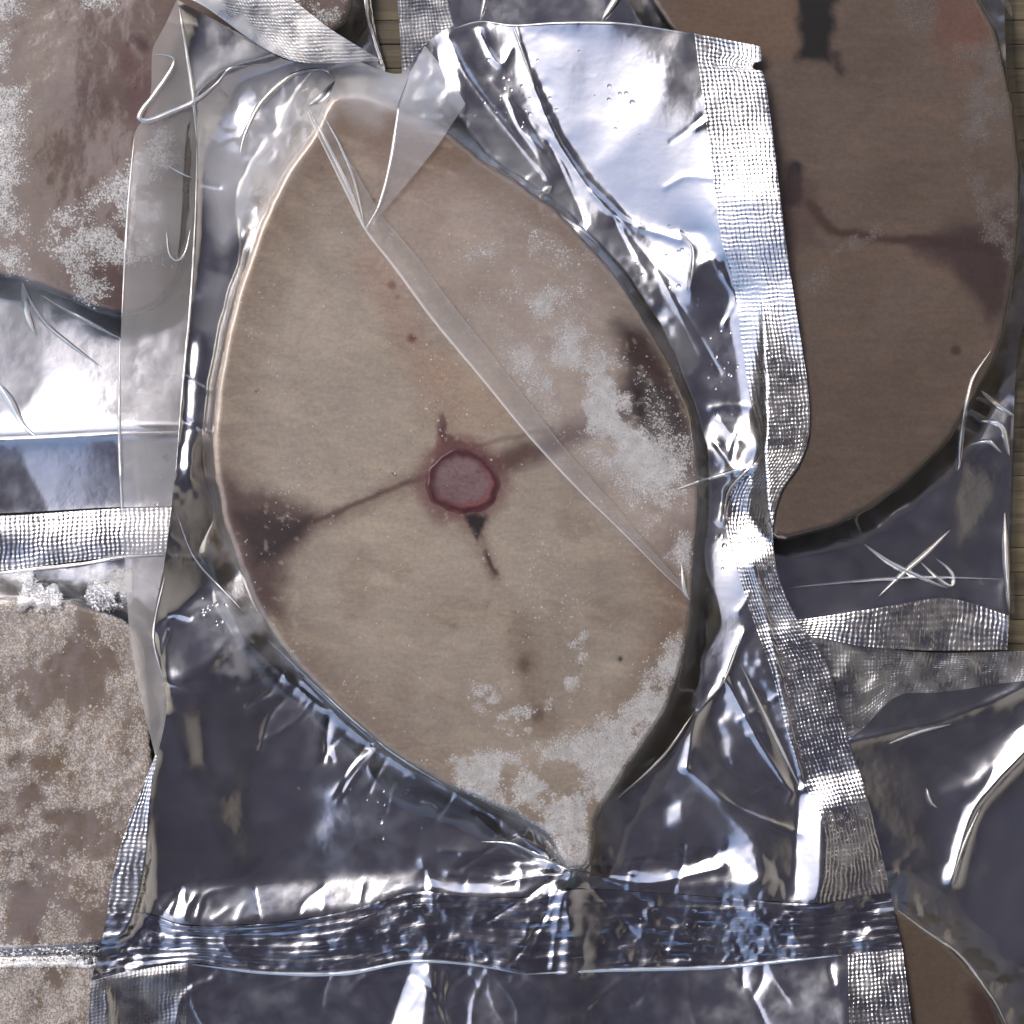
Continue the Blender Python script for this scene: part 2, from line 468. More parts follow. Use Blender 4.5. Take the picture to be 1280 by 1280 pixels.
table = thing("wooden_table", "weathered olive-brown slatted wooden table under all the silver pouches", "table", 640, 640, -40)
slat_mesh = None
n_slat = 0
SL = 30 * U
for i in range(-54, 55):
    if slat_mesh is None:
        o = box("slat", (-.42, -SL / 2 + .00005, -.009), (.42, SL / 2 - .00005, -.0005), M_WOOD, None, None, .0002)
        slat_mesh = o.data
    else:
        o = bpy.data.objects.new("slat", slat_mesh); COL.objects.link(o)
        b = o.modifiers.new("bevel", 'BEVEL'); b.width = .0002; b.segments = 1
    o.parent = table
    o.location = (0, i * SL - table.location.y, -table.location.z + float(rng.normal() * .00008))
for sx in (-.34, .34):
    box("batten", (sx - .03, -.41, -.035), (sx + .03, .41, -.0095), M_WOOD, table)
for sx in (-.36, .36):
    for sy in (-.37, .37):
        box("leg", (sx - .025, sy - .025, -.749), (sx + .025, sy + .025, -.0355), M_WOOD, table)

# ------------------------------------------------------------------ fish steaks
def colour_layers(px, py, base, layers):
    c = np.zeros(px.shape + (3,), np.float32) + base
    for mask, col in layers:
        c = c * (1 - mask[..., None]) + col * mask[..., None]
    return c

def stroke(px, py, line, wid, soft, wob=4, seed=1, scale=25):
    x = px + wob * fbm(px, py, scale, 3, seed); y = py + wob * fbm(px, py, scale, 3, seed + 5)
    return 1 - sstep(wid - soft, wid + soft, seg_dist(x, y, line))

def blot(px, py, poly, soft, wob=8, seed=1, scale=40):
    x = px + wob * fbm(px, py, scale, 4, seed); y = py + wob * fbm(px, py, scale, 4, seed + 5)
    return 1 - sstep(-soft * .45, soft * 1.1, sdist(x, y, poly))

def crystals(name, parent, n, density, bbox, zf, size=(.8, 2.2), mat=None, flat=.6):
    """loose ice grains: small eight-sided crystals, joined"""
    X = np.empty(0); Y = np.empty(0)
    while len(X) < n:
        x = rng.uniform(bbox[0], bbox[2], 200000); y = rng.uniform(bbox[1], bbox[3], 200000)
        d = density(x, y); k = rng.random(len(x)) < d
        X = np.r_[X, x[k]]; Y = np.r_[Y, y[k]]
        if k.sum() < 50: break
    X, Y = X[:n], Y[:n]; n = len(X)
    if n == 0: return
    s = rng.uniform(size[0], size[1], n) * (0.6 + .8 * rng.random(n) ** 2)
    z = zf(X, Y)
    O = np.array([[1, 0, 0], [-1, 0, 0], [0, 1, 0], [0, -1, 0], [0, 0, 1], [0, 0, -1]], float)
    F = np.array([[0, 2, 4], [2, 1, 4], [1, 3, 4], [3, 0, 4], [2, 0, 5], [1, 2, 5], [3, 1, 5], [0, 3, 5]])
    A = rng.normal(size=(n, 3, 3)); Q, _ = np.linalg.qr(A)
    st = rng.uniform(.5, 1.4, (n, 1, 3))
    V = np.einsum('nij,vj->nvi', Q, O) * s[:, None, None] * st
    V[..., 2] *= flat
    px = X[:, None] + V[..., 0]; py = Y[:, None] + V[..., 1]; zz = z[:, None] + V[..., 2]
    W = to_world(px, py, zz)
    mesh_obj(name, W, (F[None] + 6 * np.arange(n)[:, None, None]).reshape(-1, 3), mat or M_FROST, parent, "stuff", smooth=False)

def steak(label, outline, centre, z0, z1, colour, skin_col, step=3.0, rnd=5, relief=None, ntheta=None):
    """a slab of fish cut across: flesh on top, a ring of skin round it"""
    out = catmull(outline, True)
    per = np.linalg.norm(np.diff(np.vstack([out, out[:1]]), axis=0), axis=1).sum()
    nt = int(per / (step * 1.15)); out = resample(out, nt, True)
    nn = np.roll(out, -1, 0) - np.roll(out, 1, 0); nn = np.stack([nn[:, 1], -nn[:, 0]], 1); nn /= np.linalg.norm(nn, axis=1)[:, None] + 1e-9
    out = out + nn * (3.2 * fbm(out[:, 0], out[:, 1], 34, 4, 88))[:, None]
    c = np.array(centre, float)
    rmax = np.linalg.norm(out - c, axis=1).max(); nr = int(rmax / step)
    t = thing("fish_steak", label, "fish steak", c[0], c[1], z0, None)
    r = (np.linspace(0.002, 1, nr) ** 0.92)[:, None, None]
    P = c + (out[None] - c) * r
    px, py = P[..., 0], P[..., 1]
    d = seg_dist(px, py, out[::4], True)
    def zt(x, y, dd):
        e = np.clip(dd / rnd, 0, 1)
        z = z1 - rnd * .8 * (1 - np.sqrt(1 - (1 - e) ** 2 * .98)) + 2.0 * fbm(x, y, 170, 2, 3) + .08 * fbm(x, y, 14, 3, 9)
        if relief is not None: z = z + relief(x, y)
        return z
    z = zt(px, py, d)
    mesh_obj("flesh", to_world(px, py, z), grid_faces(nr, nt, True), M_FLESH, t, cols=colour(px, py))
    # skin
    k = 9; w = np.linspace(0, 1, k)[:, None]
    nrm = np.roll(out, -1, 0) - np.roll(out, 1, 0); nrm = np.stack([nrm[:, 1], -nrm[:, 0]], 1); nrm /= np.linalg.norm(nrm, axis=1)[:, None] + 1e-9
    if np.mean(np.sum(nrm * (out - c), 1)) < 0: nrm = -nrm
    bul = np.sin(w * math.pi) * 2.5 + .3
    sx = out[None, :, 0] + nrm[None, :, 0] * bul; sy = out[None, :, 1] + nrm[None, :, 1] * bul
    zs = z[-1][None] * (1 - w) + z0 * w + .3
    cc = skin_col(sx, sy, w + 0 * sx)
    mesh_obj("skin", to_world(sx, sy, zs), grid_faces(k, nt, True), M_SKIN, t, cols=cc)
    top = lambda x, y: zt(x, y, seg_dist(x, y, out[::6], True))
    return t, out, top

K = 1.12     # display colour -> base colour
MAIN_OUT = [(415,122),(400,150),(385,175),(350,232),(320,300),(295,380),(278,450),(270,520),(268,580),(275,625),(290,680),(310,735),(340,790),
            (380,840),(430,890),(480,935),(540,970),(600,1000),(650,1022),(690,1045),(712,1085),(735,1082),(745,1020),(780,965),(815,915),(842,860),
            (857,800),(864,740),(868,680),(872,620),(868,560),(855,500),(835,450),(805,400),(770,350),(730,300),(690,262),(650,230),(600,200),
            (560,167),(500,138),(450,118)]
MZ0, MZ1 = 27, 92
BC = (578, 602)

def main_frost(x, y):
    w = 12
    xx = x + w * fbm(x, y, 45, 4, 21); yy = y + w * fbm(x, y, 45, 4, 27)
    band = 1 - sstep(20, 78, seg_dist(xx, yy, [(640, 320), (680, 380), (700, 450), (770, 520), (815, 570)]))
    n = fbm(x, y, 34, 5, 31)
    a = band * sstep(-.35, .55, n) ** 1.3
    core = 1 - sstep(10, 30, seg_dist(xx, yy, [(752, 478), (775, 500), (740, 525), (800, 552), (825, 590), (790, 575)]))
    a = np.maximum(a, core * sstep(-.3, .0, n))
    tip = blot(x, y, [(560, 950), (640, 940), (700, 935), (745, 915), (790, 880), (850, 790), (862, 820), (800, 960), (748, 1025), (738, 1080), (715, 1080), (690, 1045), (600, 1000)], 14, 16, 33)
    a = np.maximum(a, tip * sstep(-.4, .1, fbm(x, y, 26, 5, 35)) * .95)
    low = stroke(x, y, [(722, 800), (715, 850), (700, 880)], 12, 9, 10, 37) * sstep(-.1, .3, fbm(x, y, 16, 4, 41)) * .8
    low = np.maximum(low, stroke(x, y, [(610, 875), (660, 910)], 20, 16, 10, 43) * sstep(.05, .4, fbm(x, y, 14, 4, 45)) * .7)
    a = np.maximum(a, low)
    right = blot(x, y, [(770, 590), (860, 620), (860, 720), (830, 690)], 16, 12, 47) * sstep(-.2, .35, fbm(x, y, 24, 4, 49)) * .7
    return np.clip(np.maximum(a, right), 0, 1)

def main_colour(px, py):
    b = lin(168, 159, 149, K)
    fib = fbm(px * .6 + py * .25, py * 1.8 - px * .6, 40, 4, 2)
    L = []
    L.append((.55 * sstep(-.2, .5, fbm(px, py, 150, 3, 4)), lin(154, 143, 131, K)))
    L.append((.5 * sstep(-.05, .5, fib), lin(184, 174, 163, K)))
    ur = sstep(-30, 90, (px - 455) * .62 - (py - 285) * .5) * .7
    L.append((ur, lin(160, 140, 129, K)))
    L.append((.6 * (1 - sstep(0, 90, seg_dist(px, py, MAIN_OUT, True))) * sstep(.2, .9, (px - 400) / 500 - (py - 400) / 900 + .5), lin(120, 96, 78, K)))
    L.append((.35 * stroke(px, py, [(470, 330), (515, 425), (540, 480), (570, 540)], 22, 20, 10, 6), lin(160, 122, 106, K)))
    L.append((.35 * stroke(px, py, [(560, 460), (620, 520)], 26, 24, 10, 7), lin(164, 130, 104, K)))
    L.append((.42 * (1 - sstep(0, 80, seg_dist(px, py, MAIN_OUT, True))), lin(128, 108, 90, K)))  # rim shading painted into the flesh as a darker band along the outline
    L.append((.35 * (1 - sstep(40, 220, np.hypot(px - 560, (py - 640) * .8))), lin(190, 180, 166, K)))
    L.append((.28 * sstep(.12, .5, fbm(px * .35 + py * .12, py * 1.5 - px * .5, 26, 5, 68)), lin(196, 184, 168, K)))
    L.append((.25 * sstep(.1, .5, fbm(px, py, 55, 5, 69)), lin(134, 114, 98, K)))
    veil = blot(px, py, [(560, 250), (650, 250), (720, 320), (790, 420), (800, 520), (860, 600), (850, 700), (780, 640), (700, 540), (620, 420)], 40, 30, 65) * (.5 + .5 * sstep(-.4, .4, fbm(px, py, 40, 4, 66)))
    L.append((veil * .42, lin(182, 172, 166, K)))
    # lateral blood lines
    L.append((.45 * stroke(px, py, [(395, 655), (470, 622), (540, 592)], 11, 10, 7, 8), lin(116, 92, 82, K)))
    L.append((.8 * stroke(px, py, [(395, 652), (470, 620), (500, 607), (545, 588)], 3.2, 3, 4, 9), lin(92, 70, 62, K)))
    L.append((.92 * stroke(px, py, [(615, 584), (670, 562), (720, 540), (800, 510)], 13, 12, 8, 10), lin(100, 74, 68, K)))
    L.append((.5 * stroke(px, py, [(590, 560), (640, 545), (690, 535)], 3, 3, 4, 12), lin(110, 88, 74, K)))
    L.append((.8 * blot(px, py, [(282, 600), (330, 618), (392, 648), (378, 672), (352, 700), (348, 770), (338, 770), (312, 722), (292, 665)], 22, 14, 13), lin(74, 48, 48, K)))
    L.append((.85 * blot(px, py, [(300, 640), (352, 655), (390, 648), (352, 690), (320, 700)], 13, 10, 15), lin(52, 38, 40, K)))
    L.append((.92 * blot(px, py, [(775, 410), (805, 420), (835, 470), (856, 520), (864, 590), (840, 600), (800, 520), (775, 500), (785, 460)], 17, 14, 17), lin(54, 34, 32, K)))
    L.append((.85 * blot(px, py, [(800, 470), (835, 490), (858, 560), (830, 590), (805, 520)], 14, 12, 18), lin(36, 27, 28, K)))
    L.append((.5 * blot(px, py, [(836, 665), (862, 650), (860, 730), (845, 720)], 14, 8, 19), lin(104, 80, 66, K)))
    # round the backbone
    L.append((.75 * blot(px, py, [(552, 522), (560, 545), (592, 556), (620, 575), (560, 590), (545, 570)], 6, 5, 20, 14), lin(118, 78, 76, K)))
    L.append((.85 * blot(px, py, [(551, 518), (560, 545), (580, 556), (590, 562), (552, 566)], 5, 7, 22, 12), lin(92, 62, 60, K)))
    L.append((.8 * (1 - sstep(42, 70, np.hypot(px - BC[0], py - BC[1]) + 8 * fbm(px, py, 22, 3, 64))), lin(122, 84, 82, K)))
    L.append((.5 * stroke(px, py, [(596, 650), (606, 690), (618, 720)], 9, 8, 3, 23), lin(124, 100, 92, K)))
    L.append((.95 * blot(px, py, [(586, 648), (606, 646), (603, 660), (598, 672), (592, 660)], 7, 9, 63, 10), lin(34, 24, 27, K)))
    L.append((.9 * stroke(px, py, [(608, 690), (613, 705), (618, 718)], 3.2, 4, 5, 24, 9), lin(56, 38, 36, K)))
    # red specks and lower dark streak
    for x, y, r, a in ((515, 423, 7, .8), (490, 356, 6, .6), (468, 250, 3, .5), (497, 372, 4, .4), (775, 824, 3, .9), (402, 211, 3, .5), (430, 905, 3, .3)):
        L.append((a * (1 - sstep(r * .3, r * 1.3, np.hypot(px - x, py - y) + 2 * fbm(px, py, 8, 2, 25))), lin(112, 62, 58, K) if x != 775 else lin(40, 34, 28, K)))
    L.append((.35 * stroke(px, py, [(650, 780), (655, 830), (668, 880), (680, 905)], 16, 15, 8, 26), lin(120, 98, 80, K)))
    for x, y, r in ((656, 830, 9), (672, 893, 8), (688, 888, 5)):
        L.append((.6 * (1 - sstep(r * .2, r * 1.6, np.hypot(px - x, (py - y) * .8) + 4 * fbm(px, py, 12, 3, 28))), lin(84, 62, 50, K)))
    f = main_frost(px, py)
    L.append((f * .85, lin(196, 190, 186, K)))
    L.append((.45 * sstep(.35, .6, fbm(px, py, 9, 3, 61)) * sstep(-.1, .3, fbm(px, py, 90, 3, 62)), lin(186, 176, 160, K)))
    return np.minimum(colour_layers(px, py, b, L) * 1.17, .85)

def skin_brown(sx, sy, w):
    n = fbm(sx, sy, 30, 3, 51)
    c = lin(112, 90, 58, K) + 0 * w[..., None]
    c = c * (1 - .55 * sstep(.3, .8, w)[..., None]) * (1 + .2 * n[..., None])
    dk = sstep(.0, .4, fbm(sx, sy, 160, 2, 53) + (sx - 560) / 900)[..., None]
    return c * (1 - dk * .6) + lin(50, 48, 46, K) * dk * .6

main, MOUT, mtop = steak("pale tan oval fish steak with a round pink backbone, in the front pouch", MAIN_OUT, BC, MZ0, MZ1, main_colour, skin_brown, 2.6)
main.name = "fish_steak"
# backbone: a rimmed disc set in the middle of the steak
nr_, nt_ = 26, 120
rr = np.linspace(0.01, 1, nr_)[:, None]; th = np.linspace(0, 2 * math.pi, nt_, endpoint=False)[None]
wob = 1 + .05 * np.sin(2 * th + 1) + .03 * np.sin(3 * th) + .02 * np.sin(7 * th + 2) + .015 * np.sin(13 * th)
bx_ = BC[0] + 47 * rr * wob * np.cos(th); by_ = BC[1] + 45 * rr * wob * np.sin(th)
bz_ = MZ1 + 2.0 * fbm(bx_, by_, 170, 2, 3) + 1.0 + 1.0 * np.exp(-((rr - .84) / .14) ** 2) - 2.0 * sstep(.86, 1, rr) - .5 * np.exp(-(rr / .6) ** 2) + .4 * fbm(bx_, by_, 12, 3, 77)
ang = np.arctan2(by_ - BC[1], bx_ - BC[0])
bc = colour_layers(bx_, by_, lin(148, 124, 128, K), [
    (.5 * sstep(-.1, .4, fbm(bx_, by_, 22, 3, 71)), lin(164, 142, 144, K)),
    (.6 * sstep(0, 30, by_ - BC[1]) * sstep(.5, .8, rr + 0 * th), lin(144, 84, 76, K)),
    (.9 * np.exp(-((rr - .82 + .10 * fbm(bx_, by_, 16, 3, 73)) / .13) ** 2), lin(88, 36, 44, K)),
    (.6 * np.exp(-((rr - .73) / .04) ** 2) * sstep(-.2, .8, np.cos(ang - .6)), lin(176, 110, 104, K)),
    (.8 * sstep(.9, 1.04, rr + .12 * fbm(bx_, by_, 14, 3, 74)), lin(124, 88, 84, K)),
    (.3 * sstep(.1, .5, fbm(bx_, by_, 7, 4, 75)), lin(112, 74, 80, K))])
mesh_obj("backbone", to_world(bx_, by_, bz_), grid_faces(nr_, nt_, True), M_BONE, main, cols=bc)
crystals("frost", main, 36000, lambda x, y: np.where(inside(x, y, MOUT[::5]), main_frost(x, y) ** 1.5 + .012 * sstep(.15, .5, fbm(x, y, 60, 4, 67)) + .0008, 0), (300, 250, 870, 1085), lambda x, y: mtop(x, y) + .3, (.6, 1.5))

# ------------------------------------------------------------------ the neighbouring steaks
DOUT = [(-120, -120), (150, -150), (400, -130), (432, -30), (433, 20), (395, 52), (330, 72), (275, 92), (244, 130), (236, 220), (226, 320), (200, 376), (150, 392), (90, 374), (30, 350), (-40, 330), (-90, 150)]
FOUT = [(900, -140), (1050, -170), (1180, -60), (1238, 30), (1262, 120), (1272, 220), (1268, 330), (1246, 430), (1203, 520), (1145, 590), (1072, 642), (1005, 667), (968, 669),
        (956, 600), (957, 500), (952, 400), (945, 300), (932, 200), (905, 120), (870, 72), (835, 30), (812, -20), (845, -90)]
EOUT = [(-180, 770), (-60, 752), (40, 748), (120, 762), (172, 790), (182, 850), (188, 950), (186, 1050), (178, 1120), (150, 1172), (80, 1184), (0, 1190), (-120, 1180), (-200, 1050), (-220, 900)]
E2OUT = [(-180, 1212), (-60, 1204), (40, 1200), (110, 1203), (134, 1225), (140, 1300), (135, 1420), (60, 1480), (-80, 1480), (-200, 1400)]
GOUT = [(1085, 1150), (1112, 1132), (1152, 1160), (1200, 1196), (1240, 1250), (1262, 1320), (1268, 1420), (1220, 1500), (1130, 1500), (1095, 1420), (1100, 1300), (1088, 1220)]

def d_frost(x, y):
    n = fbm(x, y, 30, 5, 101)
    a = (1 - sstep(10, 46, x + 10 * n)) * sstep(-.4, .1, n)
    a = np.maximum(a, blot(x, y, [(60, 300), (120, 240), (200, 170), (215, 250), (190, 330), (140, 345), (95, 365)], 24, 22, 103) * sstep(-.35, .25, fbm(x, y, 24, 5, 105)))
    a = np.maximum(a, blot(x, y, [(300, -20), (440, -20), (440, 60), (400, 80), (350, 30)], 14, 16, 107) * sstep(-.3, .3, fbm(x, y, 22, 4, 109)) * .7)
    a = np.maximum(a, .6 * blot(x, y, [(100, -10), (150, -10), (145, 14), (105, 12)], 8, 10, 110))
    return np.clip(a, 0, 1)

def d_colour(px, py):
    L = [(.4 * sstep(-.3, .4, fbm(px, py, 160, 2, 111)), lin(128, 104, 96, K * .78)),
         (.12 * sstep(0, .4, fbm(px * .3, py * 2, 40, 4, 112)), lin(144, 118, 104, K * .78)),
         (.5 * stroke(px, py, [(40, 0), (45, 150), (60, 330)], 28, 24, 10, 113), lin(128, 104, 74, K * .78)),
         (.5 * stroke(px, py, [(50, 120), (120, 125), (180, 130)], 20, 18, 8, 114), lin(104, 76, 72, K * .78)),
         (.85 * stroke(px, py, [(164, 52), (180, 56)], 8, 6, 5, 115, 12), lin(84, 38, 40, K * .78)),
         (.55 * stroke(px, py, [(160, 70), (180, 120), (182, 140)], 18, 14, 8, 116), lin(118, 72, 70, K * .78)),
         (.7 * blot(px, py, [(110, 350), (150, 310), (190, 330), (190, 390), (130, 390)], 16, 14, 117), lin(96, 62, 58, K * .78)),
         (d_frost(px, py) * .6, lin(176, 172, 170, K * .78))]
    return colour_layers(px, py, lin(140, 117, 108, K * .78), L)

def f_frost(x, y):
    n = fbm(x, y, 26, 5, 201)
    a = blot(x, y, [(1205, 60), (1245, 60), (1275, 200), (1270, 330), (1245, 300), (1215, 200)], 14, 18, 203) * sstep(-.35, .2, n) * .75
    a = np.maximum(a, stroke(x, y, [(1015, 360), (1050, 310), (1100, 285)], 7, 6, 8, 205) * sstep(-.2, .2, fbm(x, y, 14, 4, 206)) * .6)
    a = np.maximum(a, blot(x, y, [(1130, -10), (1170, 0), (1160, 40), (1125, 25)], 10, 12, 207) * .4)
    return a

def f_colour(px, py):
    L = [(.5 * sstep(-.3, .4, fbm(px, py, 140, 4, 211)), lin(102, 88, 79, K * 1.3)),
         (.3 * sstep(0, .4, fbm(px * .5, py * 2, 30, 4, 212)), lin(122, 106, 95, K * 1.3)),
         (.5 * blot(px, py, [(1150, -20), (1240, 0), (1230, 70), (1190, 80)], 24, 18, 213), lin(122, 80, 70, K * 1.3)),
         (.35 * blot(px, py, [(820, -20), (990, -20), (1000, 60), (880, 80)], 24, 18, 214), lin(126, 96, 70, K * 1.3)),
         (.95 * blot(px, py, [(1000, -40), (1062, -40), (1040, 20), (1034, 74), (1002, 74)], 10, 9, 215, 22), lin(20, 18, 18)),
         (.8 * stroke(px, py, [(1045, 68), (1052, 90)], 5, 5, 5, 216, 10), lin(56, 44, 40, K * 1.3)),
         (.95 * stroke(px, py, [(992, 212), (994, 246)], 11, 6, 5, 217, 14), lin(30, 26, 30, K * 1.3)),
         (.5 * blot(px, py, [(975, 200), (1015, 230), (1020, 300), (975, 310)], 16, 12, 218), lin(84, 62, 58, K * 1.3)),
         (.9 * stroke(px, py, [(1010, 255), (1035, 285), (1075, 295), (1130, 300), (1240, 310)], 6, 5, 5, 219), lin(76, 56, 48, K * 1.3)),
         (.85 * blot(px, py, [(1150, 300), (1262, 270), (1262, 380), (1235, 400), (1200, 340)], 20, 14, 220), lin(66, 50, 50, K * 1.3)),
         (.7 * (1 - sstep(4, 9, np.hypot(px - 1195, py - 438) + 3 * fbm(px, py, 10, 2, 221))), lin(62, 46, 38, K * 1.3)),
         (f_frost(px, py) * .55, lin(138, 124, 116, K * 1.3))]
    L.insert(3, (.45 * stroke(px, py, [(1030, 330), (1100, 318), (1180, 330), (1220, 360)], 16, 15, 8, 230), lin(136, 116, 100, K)))
    L.insert(3, (.3 * sstep(.1, .5, fbm(px * .4, py * 1.8, 22, 5, 231)), lin(136, 116, 100, K)))
    return colour_layers(px, py, lin(110, 97, 87, K * 1.3), L)

def e_frost(x, y):
    n = fbm(x, y, 60, 6, 301); n2 = fbm(x, y, 16, 4, 303)
    a = sstep(-.38, .1, n + .5 * n2)
    hole = blot(x, y, [(10, 1110), (35, 1100), (55, 1130), (45, 1180), (5, 1175)], 12, 10, 305)
    hole = np.maximum(hole, .8 * blot(x, y, [(55, 1040), (85, 1045), (75, 1075), (58, 1070)], 8, 8, 307))
    return np.clip(a * (1 - hole), 0, 1)

def e_colour(px, py):
    L = [(.6 * sstep(-.1, .4, fbm(px, py, 70, 4, 311)), lin(134, 116, 104, K)),
         (.5 * sstep(.1, .5, fbm(px, py, 90, 3, 312)), lin(120, 100, 95, K)),
         (.5 * blot(px, py, [(60, 930), (110, 940), (110, 1000), (70, 990)], 22, 14, 313), lin(132, 116, 76, K)),
         (.8 * e_frost(px, py), lin(176, 162, 150, K))]
    return colour_layers(px, py, lin(140, 124, 112, K), L)

def g_colour(px, py):
    L = [(.5 * sstep(-.2, .4, fbm(px, py, 90, 4, 411)), lin(120, 102, 84, K * .75)),
         (.7 * blot(px, py, [(1215, 1235), (1250, 1250), (1262, 1330), (1230, 1300)], 14, 8, 413), lin(80, 50, 46, K * .75))]
    return colour_layers(px, py, lin(130, 114, 98, K * .75), L)

def skin_dark(sx, sy, w):
    c = lin(70, 62, 54, K) + 0 * w[..., None]
    return c * (1 + .3 * fbm(sx, sy, 24, 3, 55)[..., None])

NZ0 = 6
D, DO, dtop = steak("reddish brown fish steak with a white frosted edge, in the upper left pouch", DOUT, (170, 110), NZ0, 50, d_colour, skin_dark, 3.2)
F_, FO, ftop = steak("dark brown fish steak with two black spots, in the upper right pouch", FOUT, (1080, 260), NZ0, 62, f_colour, skin_dark, 3.2)
er_ = lambda x, y: e_frost(x, y) * (.8 * fbm(x, y, 11, 3, 340) + 1.2 * fbm(x, y, 30, 3, 341))
E, EO, etop = steak("heavily frosted pinkish fish steak at the left edge, below the embossed seal", EOUT, (0, 960), NZ0, 46, e_colour, skin_dark, 2.5, relief=er_)
E2, E2O, e2top = steak("frost covered fish piece in the bottom left corner, beside the pouch tail", E2OUT, (-20, 1330), NZ0, 44, e_colour, skin_dark, 2.5, relief=er_)
G, GO, gtop = steak("small showing corner of a brown fish steak at the bottom right", GOUT, (1170, 1320), NZ0, 40, g_colour, skin_dark, 3.2)

crystals("frost", D, 16000, lambda x, y: np.where(inside(x, y, DO[::5]), d_frost(x, y) ** 1.5, 0), (-20, -20, 440, 400), lambda x, y: dtop(x, y) + .3, (.7, 1.7))
crystals("frost", F_, 5000, lambda x, y: np.where(inside(x, y, FO[::5]), f_frost(x, y) ** 1.5 * .6, 0), (1000, -20, 1280, 380), lambda x, y: ftop(x, y) + .2, (.6, 1.4), M_FROST_SHADED)
crystals("frost", E, 17000, lambda x, y: np.where(inside(x, y, EO[::5]), e_frost(x, y) ** 1.3 * .8, 0), (-40, 740, 190, 1192), lambda x, y: etop(x, y) + .1, (.7, 1.9), M_FROST_PINK)
crystals("frost", E2, 6000, lambda x, y: np.where(inside(x, y, E2O[::5]), e_frost(x, y) ** 1.3 * .8, 0), (-40, 1195, 142, 1300), lambda x, y: e2top(x, y) + .1, (.7, 1.9), M_FROST_PINK)

def draped(foil_h, out, top_h, wid, seed):
    """film drawn tight over a steak and down to the foil round it"""
    d = sdist(RX, RY, out[::5])
    w = (wid(RX, RY) if callable(wid) else wid) * (1 + .5 * fbm(RX, RY, 90, 3, seed))
    up = foil_h * 0 + top_h
    t = np.clip(d / w, 0, 1)
    k = (1 - t) ** 1.6 * (1 + .06 * fbm(RX, RY, 30, 3, seed + 2) * (t > 0))
    h = foil_h + 1.2 + (up - foil_h) * k
    e = np.clip(-d / 14, 0, 1)
    h = np.where(d < 0, up + 2.0 + 0 * e, h)
    return np.maximum(h, foil_h + 1.2)

def rumple(seed, amp=2.2, scale=80):
    r = np.abs(fbm(RX, RY, scale, 4, seed))
    return (amp * (1 - 2.2 * r) + amp * .6 * fbm(RX, RY, scale * 2, 3, seed + 9)).astype(np.float32)

# ------------------------------------------------------------------ upper left pouch
pg = "silver vacuum pouches lying round the front one"
def pouch(label, px, py, z): return thing("vacuum_pouch", label, "vacuum pouch", px, py, z, None)

PD = pouch("silver vacuum pouch in the upper left with a shiny tail and an embossed end seal", 160, 280, 2)
sd = Sheet(np.full_like(RX, 5) + rumple(500, 1.5), 110)
sd.facet([(-60, 430), (40, 400), (160, 430), (240, 450), (240, 545), (-60, 548)], (-.20, -.16), 8)
sd.facet([(0, 360), (40, 380), (60, 460), (30, 520), (-60, 520), (-60, 380)], (-.1, .05), 10)
sd.facet([(-60, 556), (260, 550), (260, 640), (-60, 640)], (.22, .16), 5)
sd.facet([(-60, 572), (30, 572), (60, 640), (-60, 640)], (.3, .1), 6)
sd.crease([(-60, 552), (60, 547), (160, 542), (240, 540)], 9, 5)
sd.crease([(-60, 646), (60, 645), (200, 632)], 3, 4)
HD = sd.solve()
dL, dR = [(-170, -170), (-170, 640)], [(470, -170), (463, -60), (464, 0), (470, 40), (482, 95), (470, 250), (430, 450), (400, 632)]
patch("foil_backing", [(-170, -170), (470, -170)], [(-170, 645), (0, 645), (150, 636), (400, 632)], dL, dR, HD, M_FOIL, PD, step=3)
patch("end_seal", [(-170, 645), (0, 645), (150, 636), (400, 632)], [(-170, 722), (0, 713), (150, 696), (400, 690)], [(-170, 645), (-170, 722)], [(400, 632), (400, 690)], HD, M_SEAL, PD, step=3,
      extra=lambda x, y, uv: 4 * np.sin(uv[..., 1] / 75 * math.pi) + 3 * sstep(60, 0, x) * np.sin(uv[..., 1] / 12))
HDF = draped(HD, DO, dtop(RX, RY), 40, 510)
hz = lambda x, y: .015 + .22 * blot(x, y, [(30, 345), (80, 390), (160, 440), (160, 545), (-60, 545), (-60, 400)], 20, 10, 511)
patch("clear_film", [(-170, -170), (467, -170)], [(-170, 642), (0, 642), (150, 633), (398, 630)], [(-170, -170), (-170, 642)],
      [(467, -170), (460, -60), (461, 0), (467, 40), (479, 95), (467, 250), (428, 450), (398, 630)], HDF, M_FILM, PD, step=3, haze=hz)
ribbon("crease", [(27, 350), (36, 372), (55, 402), (90, 432), (127, 459)], 2.6, HDF, M_CREASE, PD, 1, 3)
ribbon("crease", [(50, 368), (90, 392), (140, 418), (158, 426)], 2, HDF, M_CREASE, PD, 1, 2)
ribbon("crease", [(-10, 470), (12, 500), (28, 530), (44, 545)], 4, HDF, M_CREASE, PD, 1, 3)
ribbon("crease", [(28, 352), (34, 392), (46, 422)], 4, HDF, M_FOLD, PD, 1, 4)
ribbon("crease", [(461, -80), (459, 0), (465, 40), (477, 80)], 3, HDF, M_CREASE, PD, .5, 3, False)

